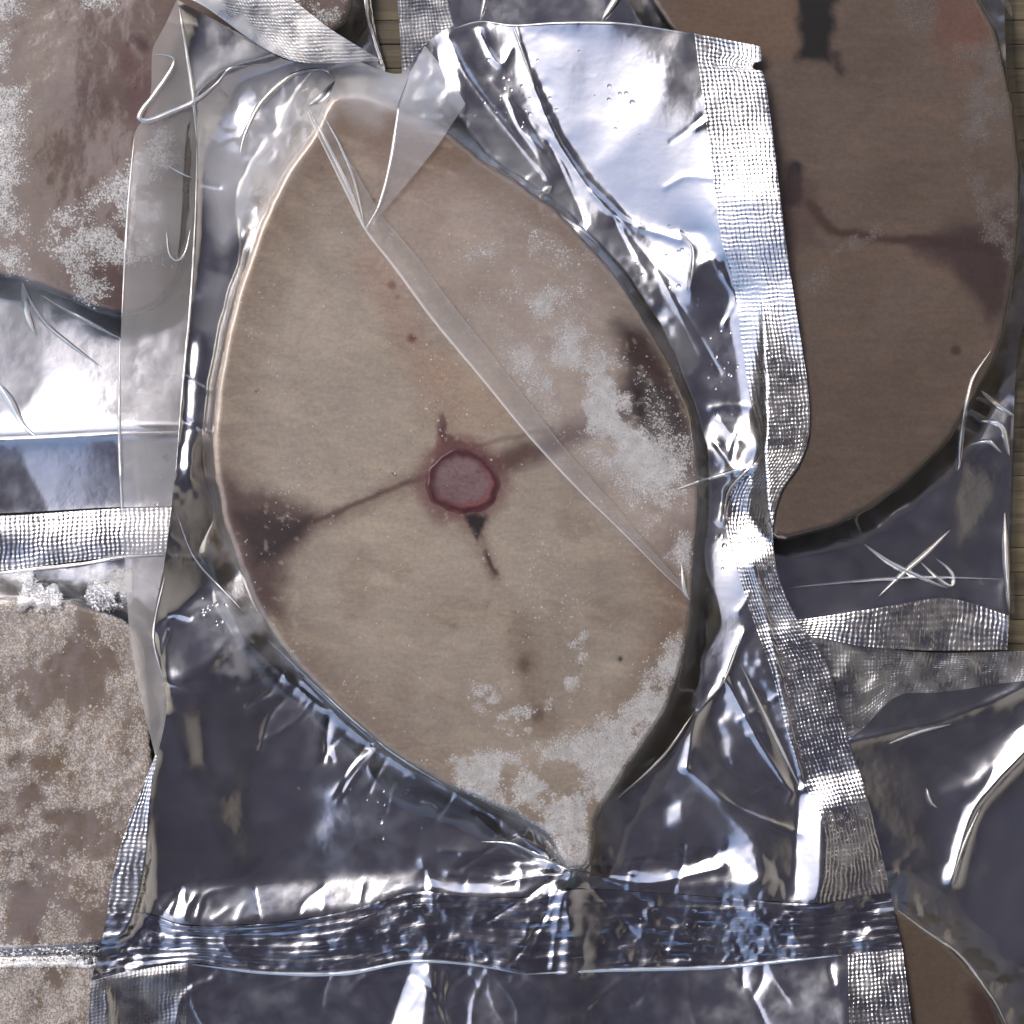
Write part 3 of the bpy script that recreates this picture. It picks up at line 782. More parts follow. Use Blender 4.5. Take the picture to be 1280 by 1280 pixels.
# ------------------------------------------------------------------ lower left pouch
PE = pouch("frost filled vacuum pouch at the lower left edge, tucked under the front pouch", 0, 1050, 2)
se = Sheet(np.full_like(RX, 8) + rumple(600, 2.5))
se.facet([(-60, 718), (160, 702), (260, 700), (260, 745), (-60, 745)], (.02, -.06), 6)
HE = se.solve()
patch("foil_backing", [(-220, 732), (0, 716), (150, 699), (240, 694)], [(-220, 1520), (300, 1520)], [(-220, 732), (-220, 1520)], [(240, 694), (260, 900), (240, 1160), (300, 1520)], HE, M_FOIL, PE, 2.5, step=4)
hef = np.maximum(draped(HE, EO, etop(RX, RY) + 1, 34, 610), draped(HE, E2O, e2top(RX, RY) + 1, 26, 620))
patch("clear_film", [(-220, 730), (0, 714), (150, 697), (238, 692)], [(-220, 1520), (298, 1520)], [(-220, 730), (-220, 1520)], [(238, 692), (258, 900), (238, 1160), (298, 1520)], hef, M_FILM, PE, 4, step=4, haze=.02)
ribbon("crease", [(-20, 718), (40, 712), (100, 706), (152, 697), (200, 694)], 2.6, hef, M_CREASE, PE, 3, 3)
crystals("frost", PE, 9000, lambda x, y: (sstep(-.05, .3, fbm(x, y, 30, 5, 630)) * (1 - sstep(746, 770, y + 0 * x)) + (np.abs(y - 1195) < 14) * .6), (-30, 712, 165, 1215), lambda x, y: samp(hef, x, y) + 2.5, (.9, 2.2))

# ------------------------------------------------------------------ upper right pouch
PF = pouch("silver vacuum pouch in the upper right with creased clear corner and embossed lower end", 1000, 280, 2)
sf = Sheet(np.full_like(RX, 5) + rumple(700, 1.6))
sf.facet([(985, 700), (1100, 640), (1200, 540), (1250, 450), (1262, 560), (1255, 725), (1100, 730), (985, 735)], (.02, .04), 10)
sf.facet([(1180, 640), (1205, 560), (1255, 545), (1256, 600), (1240, 650), (1200, 680)], (.32, 0), 18)
sf.facet([(1225, 470), (1262, 500), (1262, 545), (1225, 560), (1215, 520)], (-.35, -.2), 6)
sf.facet([(985, 735), (1120, 724), (1255, 722), (1262, 790), (1180, 748), (1010, 778)], (-.36, -.1), 6)
sf.facet([(480, -100), (600, -100), (600, 60), (500, 60)], (.18, -.05), 8)
sf.facet([(600, -100), (760, -100), (760, 40), (610, 40)], (-.22, 0), 8)
HF = sf.solve()
fR = [(1280, -170), (1258, -60), (1258, 80), (1272, 180), (1288, 260), (1292, 340), (1272, 440), (1266, 560), (1262, 680), (1262, 770)]
patch("foil_backing", [(560, -170), (1280, -170)], [(700, 790), (985, 776), (1110, 758), (1185, 748), (1262, 770)], [(560, -170), (560, 0), (575, 60), (640, 300), (700, 790)], fR, HF, M_FOIL, PF, step=3)
patch("side_seal", [(488, -170), (560, -170)], [(505, 130), (585, 120)], [(488, -170), (493, -60), (497, 0), (501, 60), (505, 130)], [(560, -170), (560, 0), (575, 60), (585, 120)], HF, M_SEAL_FINE, PF, .5, step=3)
patch("end_seal", [(700, 790), (985, 776), (1110, 758), (1185, 748), (1262, 770)], [(700, 830), (1010, 797), (1080, 808), (1160, 813), (1259, 812)], [(700, 790), (700, 830)], [(1262, 770), (1259, 812)], HF, M_SEAL, PF, 1, step=2.5,
      extra=lambda x, y, uv: 22 * sstep(1000, 1260, x) + 6 * np.sin((x - 1000) / 46))
HFF = draped(HF, FO, ftop(RX, RY), 36, 710)
patch("clear_film", [(562, -170), (1290, -170)], [(700, 786), (985, 772), (1110, 754), (1185, 744), (1268, 768)], [(562, -170), (562, 0), (577, 60), (642, 300), (700, 786)],
      [(1290, -170), (1268, -60), (1266, 60), (1276, 160), (1296, 260), (1298, 340), (1282, 440), (1274, 560), (1268, 680), (1268, 768)], HFF, M_FILM, PF, step=3, haze=.012)
for ln_, w_ in (([(1098, 746), (1128, 718), (1160, 690), (1188, 662)], 3), ([(1080, 680), (1110, 702), (1150, 722), (1186, 736)], 3.4), ([(1150, 702), (1172, 722), (1190, 732), (1190, 716), (1170, 698)], 2.4),
                ([(1204, 560), (1198, 586), (1214, 480), (1240, 436)], 2.2), ([(1226, 488), (1245, 505), (1268, 520)], 3.2), ([(1212, 556), (1235, 552), (1252, 566)], 3), ([(1226, 526), (1250, 532), (1262, 570)], 4),
                ([(985, 735), (1060, 728), (1150, 722), (1256, 724)], 2), ([(608, -40), (606, 0), (600, 26)], 3), ([(778, -20), (770, 0), (752, 26)], 4), ([(1256, 640), (1258, 700), (1262, 760)], 3)):
    ribbon("crease", ln_, w_, HFF, M_CREASE, PF, 1, 4)

# ------------------------------------------------------------------ lower right pouch
PG = pouch("silver vacuum pouch in the lower right with a dull embossed band along its top", 1180, 1080, 2)
sg = Sheet(np.full_like(RX, 6) + rumple(800, 3, 60))
sg.facet([(1050, 930), (1110, 905), (1160, 930), (1165, 1080), (1120, 1050), (1080, 1000)], (.28, 0), 10)
sg.facet([(1060, 925), (1120, 872), (1180, 866), (1290, 850), (1290, 880), (1200, 900), (1110, 940)], (.2, .1), 8)
sg.facet([(1165, 950), (1215, 925), (1290, 900), (1290, 935), (1220, 985), (1170, 990)], (-.34, -.2), 8)
sg.facet([(1160, 990), (1215, 990), (1190, 1080), (1170, 1070)], (.12, .1), 8)
sg.facet([(1215, 1000), (1290, 930), (1290, 1200), (1230, 1200), (1180, 1100)], (-.04, .03), 10)
sg.facet([(1200, 1060), (1215, 985), (1240, 960), (1225, 1010), (1190, 1110)], (.3, .05), 6)
sg.facet([(1245, 880), (1290, 845), (1290, 880), (1240, 900)], (.45, .3), 6)
sg.crease([(1190, 1100), (1220, 1010), (1290, 930)], 9, 9)
sg.crease([(1060, 928), (1120, 915), (1180, 900), (1290, 856)], 4, 6)
HG = sg.solve()
gT = [(900, 790), (1020, 796), (1150, 815), (1300, 813), (1420, 810)]; gM = [(900, 930), (1060, 922), (1120, 871), (1180, 865), (1290, 850), (1420, 845)]
patch("end_seal", gT, gM, [(900, 790), (900, 930)], [(1420, 810), (1420, 845)], HG, M_SEAL_FINE, PG, 2, step=3)
patch("foil_backing", gM, [(900, 1520), (1420, 1520)], [(900, 930), (900, 1520)], [(1420, 845), (1420, 1520)], HG, M_FOIL, PG, 0, step=3)
HGF = draped(HG, GO, gtop(RX, RY), 60, 810)
patch("clear_film", [(902, 932), (1060, 924), (1120, 873), (1180, 867), (1290, 852), (1420, 847)], [(902, 1520), (1420, 1520)], [(902, 932), (902, 1520)], [(1420, 847), (1420, 1520)], HGF, M_FILM, PG, .5, step=3, haze=.012)
for ln_ in ([(1112, 1130), (1152, 1160), (1200, 1194), (1242, 1250), (1262, 1290)], [(1190, 1100), (1204, 1060), (1225, 1010)], [(1110, 930), (1150, 915), (1190, 905)], [(1158, 985), (1164, 1004), (1172, 1010)]):
    ribbon("crease", ln_, 2.2, HGF, M_CREASE, PG, 1, 3)

# ------------------------------------------------------------------ the front pouch
PM = thing("vacuum_pouch", "large clear-fronted vacuum pouch in the centre, lying over the other pouches", "vacuum pouch", 600, 640, 20)
base = np.full_like(RX, 24)
base += 38 * sstep(300, 185, RX) * sstep(1130, 980, RY)
line_d = ((RX - 610) * .80 - (RY - 60) * .60)        # signed distance to the upper right of the steak edge
base += 50 * sstep(0, 150, line_d) * sstep(720, 560, RY)
base += 20 * sstep(880, 1000, RX) * sstep(560, 720, RY)
base += 24 * sstep(900, 955, RX) * sstep(660, 560, RY) * sstep(120, 260, RY)
base += 22 * sstep(200, 110, RX) * sstep(960, 1100, RY)
base += 14 * sstep(140, 40, RY) * sstep(520, 400, RX)
sm = Sheet(base + rumple(900, 2.4, 70) + 4 * fbm(RX, RY, 170, 2, 905), 95)
# upper right: broad bright slopes
sm.facet([(655, 40), (760, 30), (880, 45), (896, 250), (880, 292), (830, 300), (770, 265), (715, 190)], (-.34, .08), 12)
sm.facet([(690, 45), (740, 40), (735, 140), (715, 160)], (-.24, -.16), 14)
sm.facet([(780, 30), (850, 40), (830, 120), (770, 190), (745, 200)], (-.40, -.06), 16)
sm.facet([(820, 150), (890, 120), (896, 200), (830, 240)], (-.28, .05), 14)
sm.facet([(550, 42), (640, 34), (665, 120), (720, 205), (800, 290), (880, 320), (908, 420), (862, 425), (790, 320), (700, 235), (610, 180), (560, 120)], (.03, .05), 8)
sm.facet([(600, 60), (640, 60), (700, 200), (760, 280), (740, 290), (670, 200)], (-.16, -.04), 6)
sm.facet([(548, 60), (566, 58), (580, 120), (560, 110)], (-.3, -.1), 5)
sm.facet([(840, 290), (880, 290), (895, 330), (870, 360), (850, 330)], (-.2, -.3), 5)
sm.facet([(870, 330), (905, 320), (920, 380), (900, 400), (865, 380)], (.3, .12), 5)
sm.facet([(850, 400), (918, 400), (940, 520), (915, 560), (872, 530)], (.06, .08), 10)
sm.facet([(872, 530), (895, 522), (918, 560), (900, 580), (876, 570)], (-.25, -.25), 8)
# left trough and lower left
sm.facet([(246, 180), (300, 180), (285, 380), (245, 380)], (-.12, -.10), 12)
sm.facet([(240, 380), (285, 380), (268, 560), (226, 560)], (.05, .06), 10)
sm.facet([(236, 420), (250, 420), (236, 600), (222, 600)], (-.28, 0), 5)
sm.facet([(210, 640), (285, 620), (300, 720), (240, 760), (200, 760)], (.2, .16), 10)
sm.facet([(192, 788), (250, 740), (300, 720), (320, 770), (260, 830), (215, 860)], (-.28, -.2), 8)
sm.facet([(220, 850), (330, 800), (350, 900), (300, 960), (215, 950)], (.10, -.02), 12)
sm.facet([(205, 880), (240, 905), (225, 1000), (190, 1020)], (.12, .05), 5)
sm.facet([(212, 975), (232, 985), (214, 1060), (206, 1050)], (-.4, -.1), 4)
sm.facet([(240, 990), (258, 990), (262, 1035), (245, 1040)], (-.34, -.16), 5)
sm.facet([(190, 960), (420, 900), (600, 1010), (690, 1060), (560, 1090), (330, 1105), (190, 1100)], (.02, .05), 14)
sm.facet([(330, 1030), (420, 1000), (400, 1080), (300, 1090)], (.2, .05), 12)
sm.facet([(250, 1000), (300, 985), (345, 1080), (290, 1095)], (.14, .12), 14)
sm.facet([(345, 1090), (400, 1020), (520, 1000), (560, 1040), (440, 1080)], (-.10, .14), 16)
sm.facet([(270, 900), (330, 880), (360, 960), (300, 970)], (.24, .04), 12)
sm.facet([(330, 870), (400, 900), (400, 980), (345, 960)], (.05, -.12), 12)
sm.facet([(500, 1020), (590, 1020), (620, 1070), (520, 1080)], (-.05, -.02), 12)
sm.facet([(262, 1010), (300, 995), (335, 1060), (300, 1080)], (.34, .06), 16)
sm.facet([(380, 960), (520, 1015), (500, 1060), (400, 1040)], (-.22, .0), 22)
sm.facet([(225, 885), (262, 880), (258, 960), (235, 960)], (.32, -.04), 14)
# roll above the seal
sm.facet([(186, 1128), (230, 1104), (380, 1100), (520, 1086), (524, 1112), (430, 1136), (330, 1150), (230, 1152)], (-.10, -.34), 8)
sm.facet([(524, 1092), (600, 1100), (720, 1100), (715, 1118), (600, 1120), (524, 1112)], (-.3, -.40), 5)
sm.facet([(600, 1090), (690, 1062), (712, 1088), (680, 1100)], (-.3, -.24), 5)
sm.facet([(560, 1082), (600, 1060), (690, 1062), (620, 1088)], (.1, .2), 5)
# lower right crumples
sm.facet([(830, 870), (868, 760), (880, 620), (900, 640), (890, 760), (850, 900), (790, 990)], (.03, .05), 8)
sm.facet([(885, 640), (915, 620), (925, 700), (940, 790), (905, 850), (870, 850), (890, 740)], (-.18, -.06), 8)
sm.facet([(858, 880), (880, 850), (908, 960), (1002, 1012), (1000, 1060), (940, 1040), (875, 990)], (.30, .0), 7)
sm.facet([(908, 850), (945, 890), (988, 992), (918, 965)], (.03, .08), 5)
sm.facet([(925, 850), (950, 860), (1000, 985), (985, 985)], (.34, -.05), 5)
sm.facet([(740, 1020), (800, 1002), (812, 1060), (750, 1066)], (.26, .1), 6)
sm.facet([(760, 1005), (860, 920), (900, 1000), (930, 1045), (830, 1060)], (.0, .05), 8)
sm.facet([(838, 1088), (915, 1058), (955, 1096), (930, 1104)], (-.34, -.28), 4)
sm.facet([(735, 1090), (840, 1082), (940, 1100), (850, 1108)], (-.27, -.3), 5)
sm.facet([(945, 1022), (1000, 1045), (985, 1128), (955, 1120)], (.3, .05), 6)
sm.facet([(996, 990), (1022, 1000), (1030, 1100), (1020, 1126), (995, 1120)], (-.36, -.1), 5)
sm.facet([(825, 1010), (850, 1005), (855, 1030), (835, 1032)], (-.36, -.2), 4)
# right seal waves
sm.facet([(866, 45), (952, 58), (962, 125), (882, 125)], (-.34, -.22), 10)
sm.facet([(882, 125), (962, 125), (975, 250), (895, 250)], (-.24, -.10), 14)
sm.facet([(895, 250), (978, 250), (985, 300), (905, 310)], (-.1, .05), 10)
sm.facet([(905, 300), (985, 300), (994, 345), (918, 366)], (.03, .09), 8)
sm.facet([(915, 372), (995, 345), (1010, 480), (935, 520)], (-.13, -.05), 10)
sm.facet([(935, 530), (1012, 480), (1012, 520), (948, 560)], (-.32, -.34), 8)
sm.facet([(930, 565), (1012, 525), (1000, 585), (968, 640), (915, 620)], (.0, .22), 8)
sm.facet([(905, 645), (968, 640), (966, 690), (925, 715)], (-.26, -.34), 8)
sm.facet([(925, 715), (970, 695), (1000, 775), (945, 780)], (.05, .26), 10)
sm.facet([(945, 790), (1030, 800), (1075, 960), (990, 975)], (.03, .05), 10)
sm.facet([(990, 975), (1080, 965), (1095, 1005), (1015, 1005)], (-.34, -.2), 8)
sm.facet([(1025, 1025), (1098, 1025), (1110, 1110), (1025, 1120)], (.30, 0), 8)
# left seal, tail
sm.facet([(195, 945), (182, 1140), (134, 1140), (150, 1060)], (-.25, -.1), 8)
sm.facet([(125, 1145), (210, 1160), (225, 1200), (120, 1200)], (-.22, -.15), 10, 12)
sm.facet([(110, 1204), (230, 1200), (230, 1214), (110, 1226)], (-.3, -.45), 4)
sm.facet([(100, 1235), (197, 1228), (197, 1440), (100, 1440)], (.14, .12), 6)
sm.facet([(197, 1225), (480, 1225), (470, 1440), (197, 1440)], (.0, .04), 12)
sm.facet([(512, 1206), (538, 1206), (525, 1300), (485, 1300)], (-.42, -.26), 5)
sm.facet([(545, 1215), (570, 1215), (560, 1300), (535, 1300)], (.02, .06), 5)
sm.facet([(580, 1220), (650, 1225), (690, 1300), (580, 1300)], (-.22, -.06), 10)
sm.facet([(670, 1222), (740, 1222), (780, 1300), (720, 1300)], (.04, .05), 8)
sm.facet([(760, 1218), (1056, 1200), (1060, 1440), (790, 1440)], (-.30, -.22), 18)
sm.facet([(860, 1280), (1020, 1230), (1058, 1240), (1060, 1300), (870, 1300)], (-.42, -.2), 12)
sm.facet([(1056, 1195), (1130, 1188), (1150, 1440), (1060, 1440)], (-.16, -.1), 8)
# fine pleats
def pleats(line, n, length, ang, jit, seed):
    g = np.random.default_rng(seed); P = resample(catmull(line), 400)
    for i in range(n):
        k = g.integers(5, 395); p = P[k]; t = P[k + 4] - P[k - 4]
        a = math.atan2(t[1], t[0]) + ang + g.normal() * jit; L_ = g.uniform(*length)
        q = p + L_ * np.array([math.cos(a), math.sin(a)]); m_ = (p + q) / 2 + g.normal(size=2) * L_ * .08
        sm.crease([tuple(p), tuple(m_), tuple(q)], g.uniform(.5, 1.8) * g.choice([1, -1]), g.uniform(1.6, 3.6))
pleats([(186, 1140), (330, 1150), (520, 1112), (720, 1108), (1020, 1125)], 26, (15, 60), -math.pi / 2, .6, 1)
pleats([(868, 60), (902, 300), (936, 500), (915, 640), (965, 840), (1026, 1030)], 16, (15, 70), math.pi / 2, .5, 2)
pleats([(690, 1080), (735, 1086)], 26, (40, 170), 0, 3, 3)
pleats([(900, 600), (948, 578)], 9, (30, 110), 0, 3, 4)
pleats([(570, 50), (660, 150), (800, 310), (880, 420)], 13, (40, 140), .12, .14, 5)
pleats([(300, 790), (430, 910), (600, 1010), (700, 1070)], 26, (25, 90), math.pi / 2, .6, 6)
pleats([(250, 180), (238, 400), (210, 700), (200, 900)], 16, (15, 50), -math.pi / 2, .7, 7)
pleats([(200, 1225), (600, 1215), (1050, 1205)], 30, (20, 90), math.pi / 2, .5, 8)
# creases
for ln_, h_, w_ in (([(845, 612), (890, 600), (946, 582)], 8, 6), ([(905, 650), (912, 610), (948, 580)], 7, 4), ([(380, 852), (470, 935), (560, 985), (640, 1035), (700, 1082)], 6, 5),
                    ([(300, 790), (360, 850), (430, 905), (520, 970)], 4, 5), ([(712, 1090), (640, 1100), (560, 1092)], 6, 5), ([(715, 1090), (700, 1130), (690, 1210)], 5, 5), ([(718, 1088), (800, 1105), (900, 1085)], 7, 5),
                    ([(192, 796), (205, 850), (208, 890)], 6, 4), ([(196, 940), (186, 1010), (182, 1140)], 6, 5), ([(930, 790), (905, 850), (870, 900), (858, 960)], 6, 5), ([(908, 850), (950, 930), (990, 990)], 6, 4),
                    ([(858, 960), (920, 1010), (1000, 1042)], 5, 5), ([(760, 1000), (830, 950), (870, 890)], 5, 4), ([(645, 34), (655, 75), (700, 180), (770, 270), (850, 300)], 7, 6), ([(600, 40), (625, 80), (640, 60)], 5, 4),
                    ([(848, 292), (866, 312), (862, 360)], 6, 4), ([(905, 345), (918, 375), (905, 405)], 5, 4), ([(560, 45), (585, 95), (650, 180), (700, 240)], 4, 5), ([(940, 700), (965, 800), (985, 900), (1005, 985)], 4, 5)):
    sm.crease(ln_, h_ * .45, w_ * .8)
HM = sm.solve()
under = np.maximum.reduce([np.where(np.isfinite(h), h, 0) for h in (HDF, hef, HFF, HGF)])
env_ = under
for k_ in range(6):     # lie clear of whatever is underneath
    env_ = np.maximum(env_, blur(env_, 9))
env_ = blur(env_, 8) + 2
HM = .5 * (HM + env_ + np.sqrt((HM - env_) ** 2 + 30))
HM = np.maximum(HM, under + 2.5)
def mwid(x, y):
    w = 46 - 34 * sstep(360, 300, x) * sstep(240, 330, y) * sstep(700, 640, y)
    return w - 33 * sstep(520, 640, x) * sstep(800, 680, y)
HMF = draped(HM, MOUT, mtop(RX, RY), mwid, 910)

Lf = [(222, 0), (233, 60), (243, 130), (247, 180), (245, 260), (238, 370), (230, 460), (218, 600), (206, 700), (190, 795), (205, 850), (208, 890), (196, 950), (186, 1010), (182, 1080), (183, 1142)]
Rf = [(868, 42), (880, 130), (890, 210), (902, 300), (918, 360), (926, 420), (938, 500), (950, 566), (918, 605), (907, 650), (918, 700), (940, 770), (965, 840), (985, 920), (1008, 985), (1026, 1020), (1032, 1070), (1022, 1130)]
Tf = [(222, 0), (300, 42), (362, 76), (440, 75), (500, 92), (525, 62), (560, 35), (600, 26), (640, 31), (700, 28), (780, 29), (868, 42)]
Bf = [(183, 1142), (230, 1157), (330, 1155), (430, 1140), (520, 1115), (600, 1122), (660, 1122), (720, 1112), (800, 1115), (900, 1122), (1022, 1130)]
patch("foil_backing", Tf, Bf, Lf, Rf, HM, M_FOIL, PM, step=2.4)
def mhaze(x, y):
    h = .012 + .30 * blot(x, y, [(250, 80), (420, 70), (510, 95), (470, 150), (415, 125), (340, 230), (280, 300), (245, 200)], 26, 10, 920)
    h = h + .22 * blot(x, y, [(420, 78), (505, 90), (540, 130), (560, 165), (500, 138), (440, 120)], 12, 8, 921)
    h = h + (.05 + .05 * sstep(-.2, .4, fbm(x * .7 + y * .5, y * .4 - x * .4, 50, 3, 927))) * blot(x, y, [(456, 285), (600, 200), (760, 320), (870, 560), (862, 740), (720, 610), (540, 400)], 14, 6, 928)
    d = sdist(x, y, MOUT[::6])
    rim = np.exp(-((d - 3) / 7) ** 2)
    h = h + .12 * rim + .12 * sstep(0, 8, d) * (1 - sstep(20, 55, d)) * sstep(-.1, .3, fbm(x, y, 60, 3, 923))
    h = h + .22 * blot(x, y, [(280, 700), (330, 770), (300, 850), (250, 800)], 20, 14, 925) * sstep(-.2, .3, fbm(x, y, 30, 3, 926))
    h = h * (1 - .8 * blot(x, y, [(775, 410), (805, 420), (835, 470), (856, 520), (864, 590), (840, 600), (800, 520)], 10, 8, 929))
    return np.clip(h, 0, .6)
e = 2.0
sh = lambda pts, dx, dy: [(x + dx, y + dy) for x, y in pts]
patch("clear_film", sh(Tf, 0, 1), sh(Bf, 0, -1), sh(Lf, 1, 0), sh(Rf, -1, 0), HMF, M_FILM, PM, .5, step=2.4, haze=mhaze)

# right side seal with its tear notch
Re = [(950, 58), (951, 76), (942, 79), (942, 86), (953, 90), (962, 140), (972, 220), (983, 310), (997, 400), (1008, 470), (1012, 510), (1010, 550), (998, 582), (978, 612), (967, 650), (968, 695), (978, 735),
      (1000, 780), (1026, 815), (1042, 855), (1060, 920), (1085, 1000), (1100, 1060), (1113, 1115)]
patch("side_seal", [(868, 42), (910, 50), (950, 58)], [(1022, 1130), (1070, 1122), (1113, 1115)], Rf, Re, HM, M_SEAL, PM, .8, step=2.2)
# clear side seal on the left, then its embossed foil foot
Lo = [(221, 0), (206, 32), (191, 62), (189, 110), (183, 142), (168, 168), (160, 260), (155, 340), (151, 420), (149, 520), (151, 600), (156, 700), (163, 800), (178, 880), (194, 944)]
LfU = [p for p in Lf if p[1] <= 890] + [(197, 944)]
patch("clear_side_seal", [(221, 0), (222, 0)], [(194, 944), (197, 944)], Lo, LfU, HM, M_FOLD, PM, 1.2, step=2.5, haze=lambda x, y: .30 + .1 * fbm(x, y, 70, 4, 930))
patch("side_seal", [(194, 944), (197, 944)], [(134, 1142), (183, 1142)], [(194, 944), (168, 1010), (150, 1060), (138, 1110), (134, 1142)], [(197, 944), (186, 1010), (182, 1080), (183, 1142)], HM, M_SEAL, PM, .8, step=2.2)
# crimped bottom seal and the tail below it
St = [(134, 1142), (183, 1142)] + Bf[1:] + [(1070, 1122), (1113, 1115)]
Sb = [(113, 1226), (165, 1213), (235, 1203), (300, 1212), (380, 1218), (450, 1214), (515, 1201), (580, 1205), (655, 1217), (720, 1217), (780, 1210), (900, 1208), (1000, 1200), (1060, 1193), (1128, 1186)]
def crimp_z(x, y, uv):
    n = fbm(x * .35, y * 1.6, 26, 4, 940)
    return 1.8 * n + .5 * np.sin(uv[..., 1] / 1.9) * (.4 + .6 * sstep(-.2, .3, fbm(x, y, 80, 3, 941))) + 2.6 * fbm(x, y, 24, 4, 942) * sstep(.0, .4, fbm(x, y, 110, 2, 943)) + 4 * np.exp(-((x - 712) / 14) ** 2)
patch("bottom_seal", St, Sb, [(134, 1142), (124, 1190), (113, 1226)], [(1113, 1115), (1120, 1150), (1128, 1186)], HM, M_CRIMP, PM, 1.5, step=2.0, extra=crimp_z)
patch("pouch_tail", Sb[2:-1], [(230, 1460), (1080, 1460)], [(235, 1203), (200, 1240), (200, 1460)][:1] + [(232, 1300), (230, 1460)], [(1060, 1193), (1063, 1300), (1080, 1460)], HM, M_FOIL, PM, 0, step=2.6)
patch("side_seal", Sb[:3], [(108, 1460), (230, 1460)], [(113, 1226), (110, 1300), (108, 1460)], [(235, 1203), (232, 1300), (230, 1460)], HM, M_SEAL_FINE, PM, 0, step=2.6)
patch("side_seal", Sb[-2:], [(1080, 1460), (1168, 1460)], [(1060, 1193), (1063, 1300), (1080, 1460)], [(1128, 1186), (1140, 1280), (1168, 1460)], HM, M_SEAL, PM, 0, step=2.6)
# folded-over top left corner
patch("folded_corner", [(226, -8), (300, -14), (350, -14)], [(250, 4), (360, 74), (478, 76)], [(226, -8), (236, -2), (250, 4)], [(350, -14), (410, 34), (478, 76)], 0 * RX + 78 - .06 * (RX - 360) + 1.5 * np.sin(RX / 30), M_SEAL_FINE, PM, 0, step=2.4)
# long diagonal fold of loose film
def fold(name, spine, width, side, lift, haze_, mat=M_FOLD):
    P = resample(catmull(spine), 260); t = np.gradient(P, axis=0); t /= np.linalg.norm(t, axis=1)[:, None]
    nrm = np.stack([-t[:, 1], t[:, 0]], 1) * side
    s = np.linspace(0, 1, 16); u = np.linspace(0, 1, len(P))
    W = np.interp(u, np.linspace(0, 1, len(width)), width)
    X = P[:, None] + nrm[:, None] * (s[None, :, None] * W[:, None, None])
    arch = np.sin(np.clip(s * 1.0, 0, 1) * math.pi * .62 + .5) ** 1.5
    z = np.maximum(samp(HMF, X[..., 0], X[..., 1]), samp(HMF, P[:, 0], P[:, 1])[:, None] * .0) + 1.5 + lift * arch[None] * (.5 + .5 * np.sin(u * math.pi)[:, None] ** .5)
    z = z + .8 * fbm(X[..., 0] * 1.5, X[..., 1] * .4, 20, 3, 950)
    hzv = haze_ * (1 - .35 * s[None, :]) * (1 + .25 * fbm(X[..., 0], X[..., 1], 40, 3, 951))
    hzv = np.clip(hzv + .5 * np.exp(-(s[None, :] / .09) ** 2) + .10 * np.exp(-((s[None, :] - 1) / .1) ** 2), 0, .85)
    return mesh_obj(name, to_world(X[..., 0], X[..., 1], z), grid_faces(len(P), 16), mat, PM, attr={"haze": hzv})
SP = [(384, 140), (395, 165), (412, 200), (434, 245), (456, 288), (490, 332), (540, 400), (600, 472), (660, 545), (720, 610), (780, 668), (830, 718), (860, 745)]
fold("film_fold", SP, [14, 22, 28, 32, 32, 30, 28, 24, 19, 12, 5], -1, 6, .11, M_SHEER)
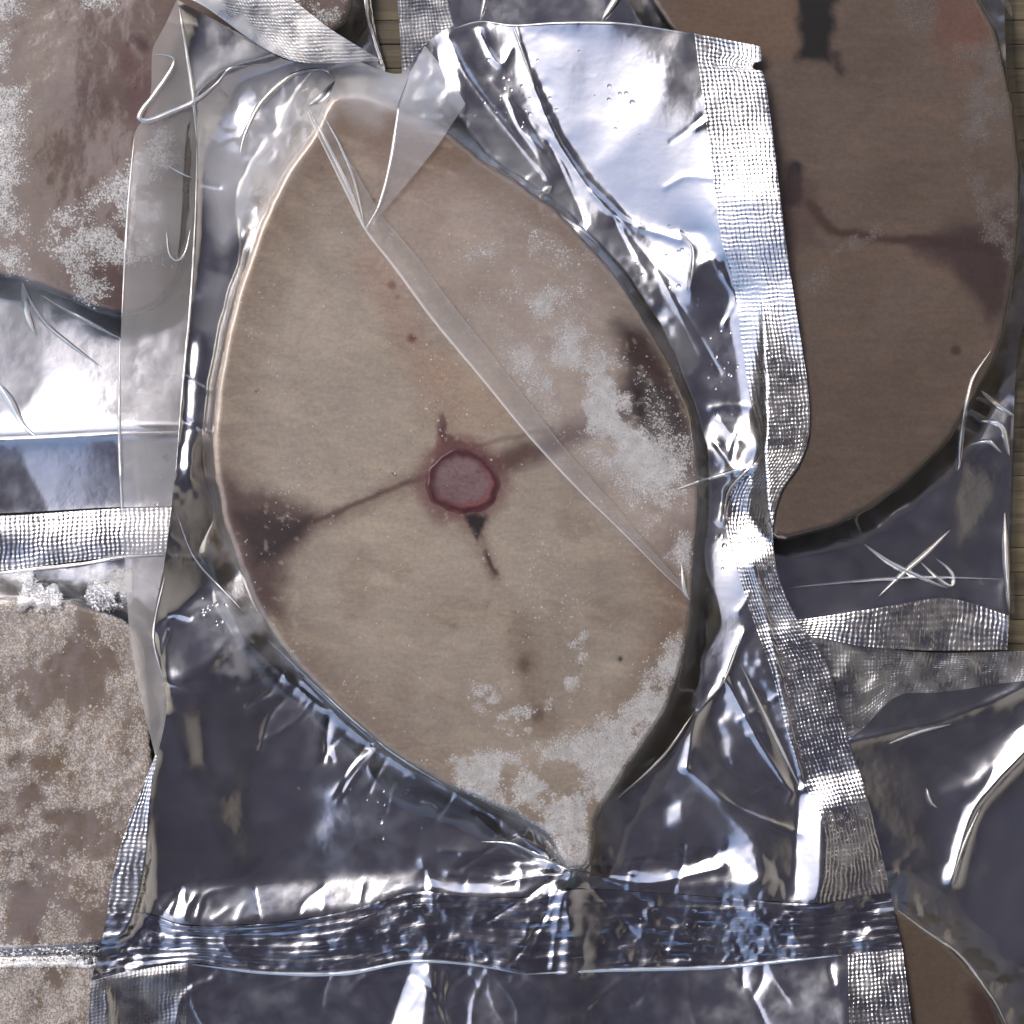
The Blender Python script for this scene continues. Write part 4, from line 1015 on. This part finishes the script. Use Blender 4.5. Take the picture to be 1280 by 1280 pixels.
# milky triangular flap above it
fl_l = [(530, 58), (512, 92), (500, 130), (489, 200), (474, 256), (456, 289)]; fl_r = [(532, 58), (560, 92), (582, 130), (545, 185), (500, 240), (458, 289)]
HFLAP = np.maximum(HMF, blur(HMF, 14)) + 4
patch("film_flap", [(530, 58), (532, 58)], [(456, 289), (458, 289)], fl_l, fl_r, HFLAP, M_VEIL, PM, 2, step=2.4, haze=lambda x, y: .34 - .2 * sstep(130, 250, y) + .08 * fbm(x, y, 40, 3, 955), sharp=True)
for ln_, w_ in (([(511, 95), (500, 130), (489, 200), (474, 256), (456, 288)], 2.4), ([(191, 68), (210, 70), (218, 76), (210, 94), (190, 122), (174, 146), (184, 151), (215, 140), (245, 126), (272, 104), (288, 86), (320, 82)], 3.0),
                ([(300, 192), (306, 168), (325, 130), (362, 96), (385, 88), (408, 88), (419, 101)], 2.6), ([(419, 101), (402, 122), (386, 132)], 4), ([(386, 135), (414, 190), (440, 245), (456, 288)], 2.0), ([(402, 140), (424, 180), (444, 230), (456, 285)], 1.6),
                ([(224, 8), (233, 60), (243, 130), (246, 178)], 2.6), ([(246, 178), (245, 262), (239, 370), (230, 470), (219, 600)], 1.6), ([(150, 420), (149, 520), (151, 600), (156, 690)], 2.2), ([(206, 720), (192, 796), (205, 852)], 1.6),
                ([(168, 168), (160, 260), (152, 400)], 1.4), ([(206, 205), (225, 216), (243, 224)], 1.2), ([(208, 288), (212, 318), (222, 326), (232, 315), (238, 286)], 1.2), ([(275, 112), (285, 122)], 1.4),
                ([(845, 612), (880, 600), (944, 580)], 2.4), ([(905, 660), (910, 615), (940, 582), (948, 580)], 2.0), ([(852, 705), (856, 740), (864, 752)], 2), ([(640, 30), (655, 70), (668, 108)], 1.6), ([(566, 36), (600, 27), (640, 32), (700, 29), (780, 30), (866, 43)], 1.8),
                ([(700, 268), (730, 290), (752, 310)], 1.8), ([(676, 240), (690, 232)], 3.5), ([(848, 292), (866, 310), (862, 360)], 1.8), ([(335, 800), (400, 865), (480, 935), (560, 985)], 1.8), ([(220, 640), (245, 700), (300, 760)], 1.4),
                ([(600, 1052), (640, 1056), (690, 1078), (712, 1088)], 1.8), ([(615, 1108), (660, 1096), (712, 1092)], 1.8), ([(770, 1000), (830, 945), (868, 890)], 1.6), ([(930, 780), (905, 850), (880, 880)], 1.6), ([(925, 830), (945, 870), (1000, 985)], 1.8),
                ([(236, 1205), (330, 1216), (430, 1217), (515, 1202), (590, 1206), (655, 1218)], 2.2), ([(655, 1218), (760, 1213), (900, 1209), (1055, 1194)], 1.8)):
    ribbon("crease", ln_, w_, np.maximum(HMF, HM), M_CREASE, PM, 1.5, w_ * 1.1)
# droplets on the film
dx, dy = [], []
for cx, cy, sx_, sy_, n_ in ((640, 130, 50, 50, 26), (760, 130, 60, 60, 10), (900, 430, 25, 60, 26), (840, 330, 40, 40, 14), (255, 760, 20, 14, 14), (420, 560, 100, 100, 26), (450, 620, 60, 40, 24), (320, 660, 40, 50, 14),
                            (800, 830, 50, 40, 20), (480, 1000, 80, 40, 14), (200, 560, 20, 60, 8), (610, 830, 80, 80, 24), (860, 1150, 60, 16, 8), (900, 680, 16, 50, 12)):
    dx.append(rng.normal(cx, sx_ * .6, n_)); dy.append(rng.normal(cy, sy_ * .6, n_))
dx = np.concatenate(dx); dy = np.concatenate(dy); rd = rng.uniform(.8, 2.4, len(dx)) * (1 + rng.random(len(dx)) ** 5)
a_ = np.linspace(0, 2 * math.pi, 10, endpoint=False); el = np.array([0, .5, 1.0, 1.5])
VX = np.cos(a_)[None] * np.cos(el)[:, None]; VY = np.sin(a_)[None] * np.cos(el)[:, None]; VZ = np.sin(el)[:, None] + 0 * a_[None]
hh = samp(np.maximum(HMF, HM), dx, dy)
PXd = dx[:, None] + rd[:, None] * VX.ravel()[None]; PYd = dy[:, None] + rd[:, None] * VY.ravel()[None]; PZd = hh[:, None] + .7 + .6 * rd[:, None] * VZ.ravel()[None]
gf = grid_faces(4, 10, True)
mesh_obj("water_drops", to_world(PXd, PYd, PZd), (gf[None] + 40 * np.arange(len(dx))[:, None, None]).reshape(-1, 4), M_DROP, PM, "stuff")
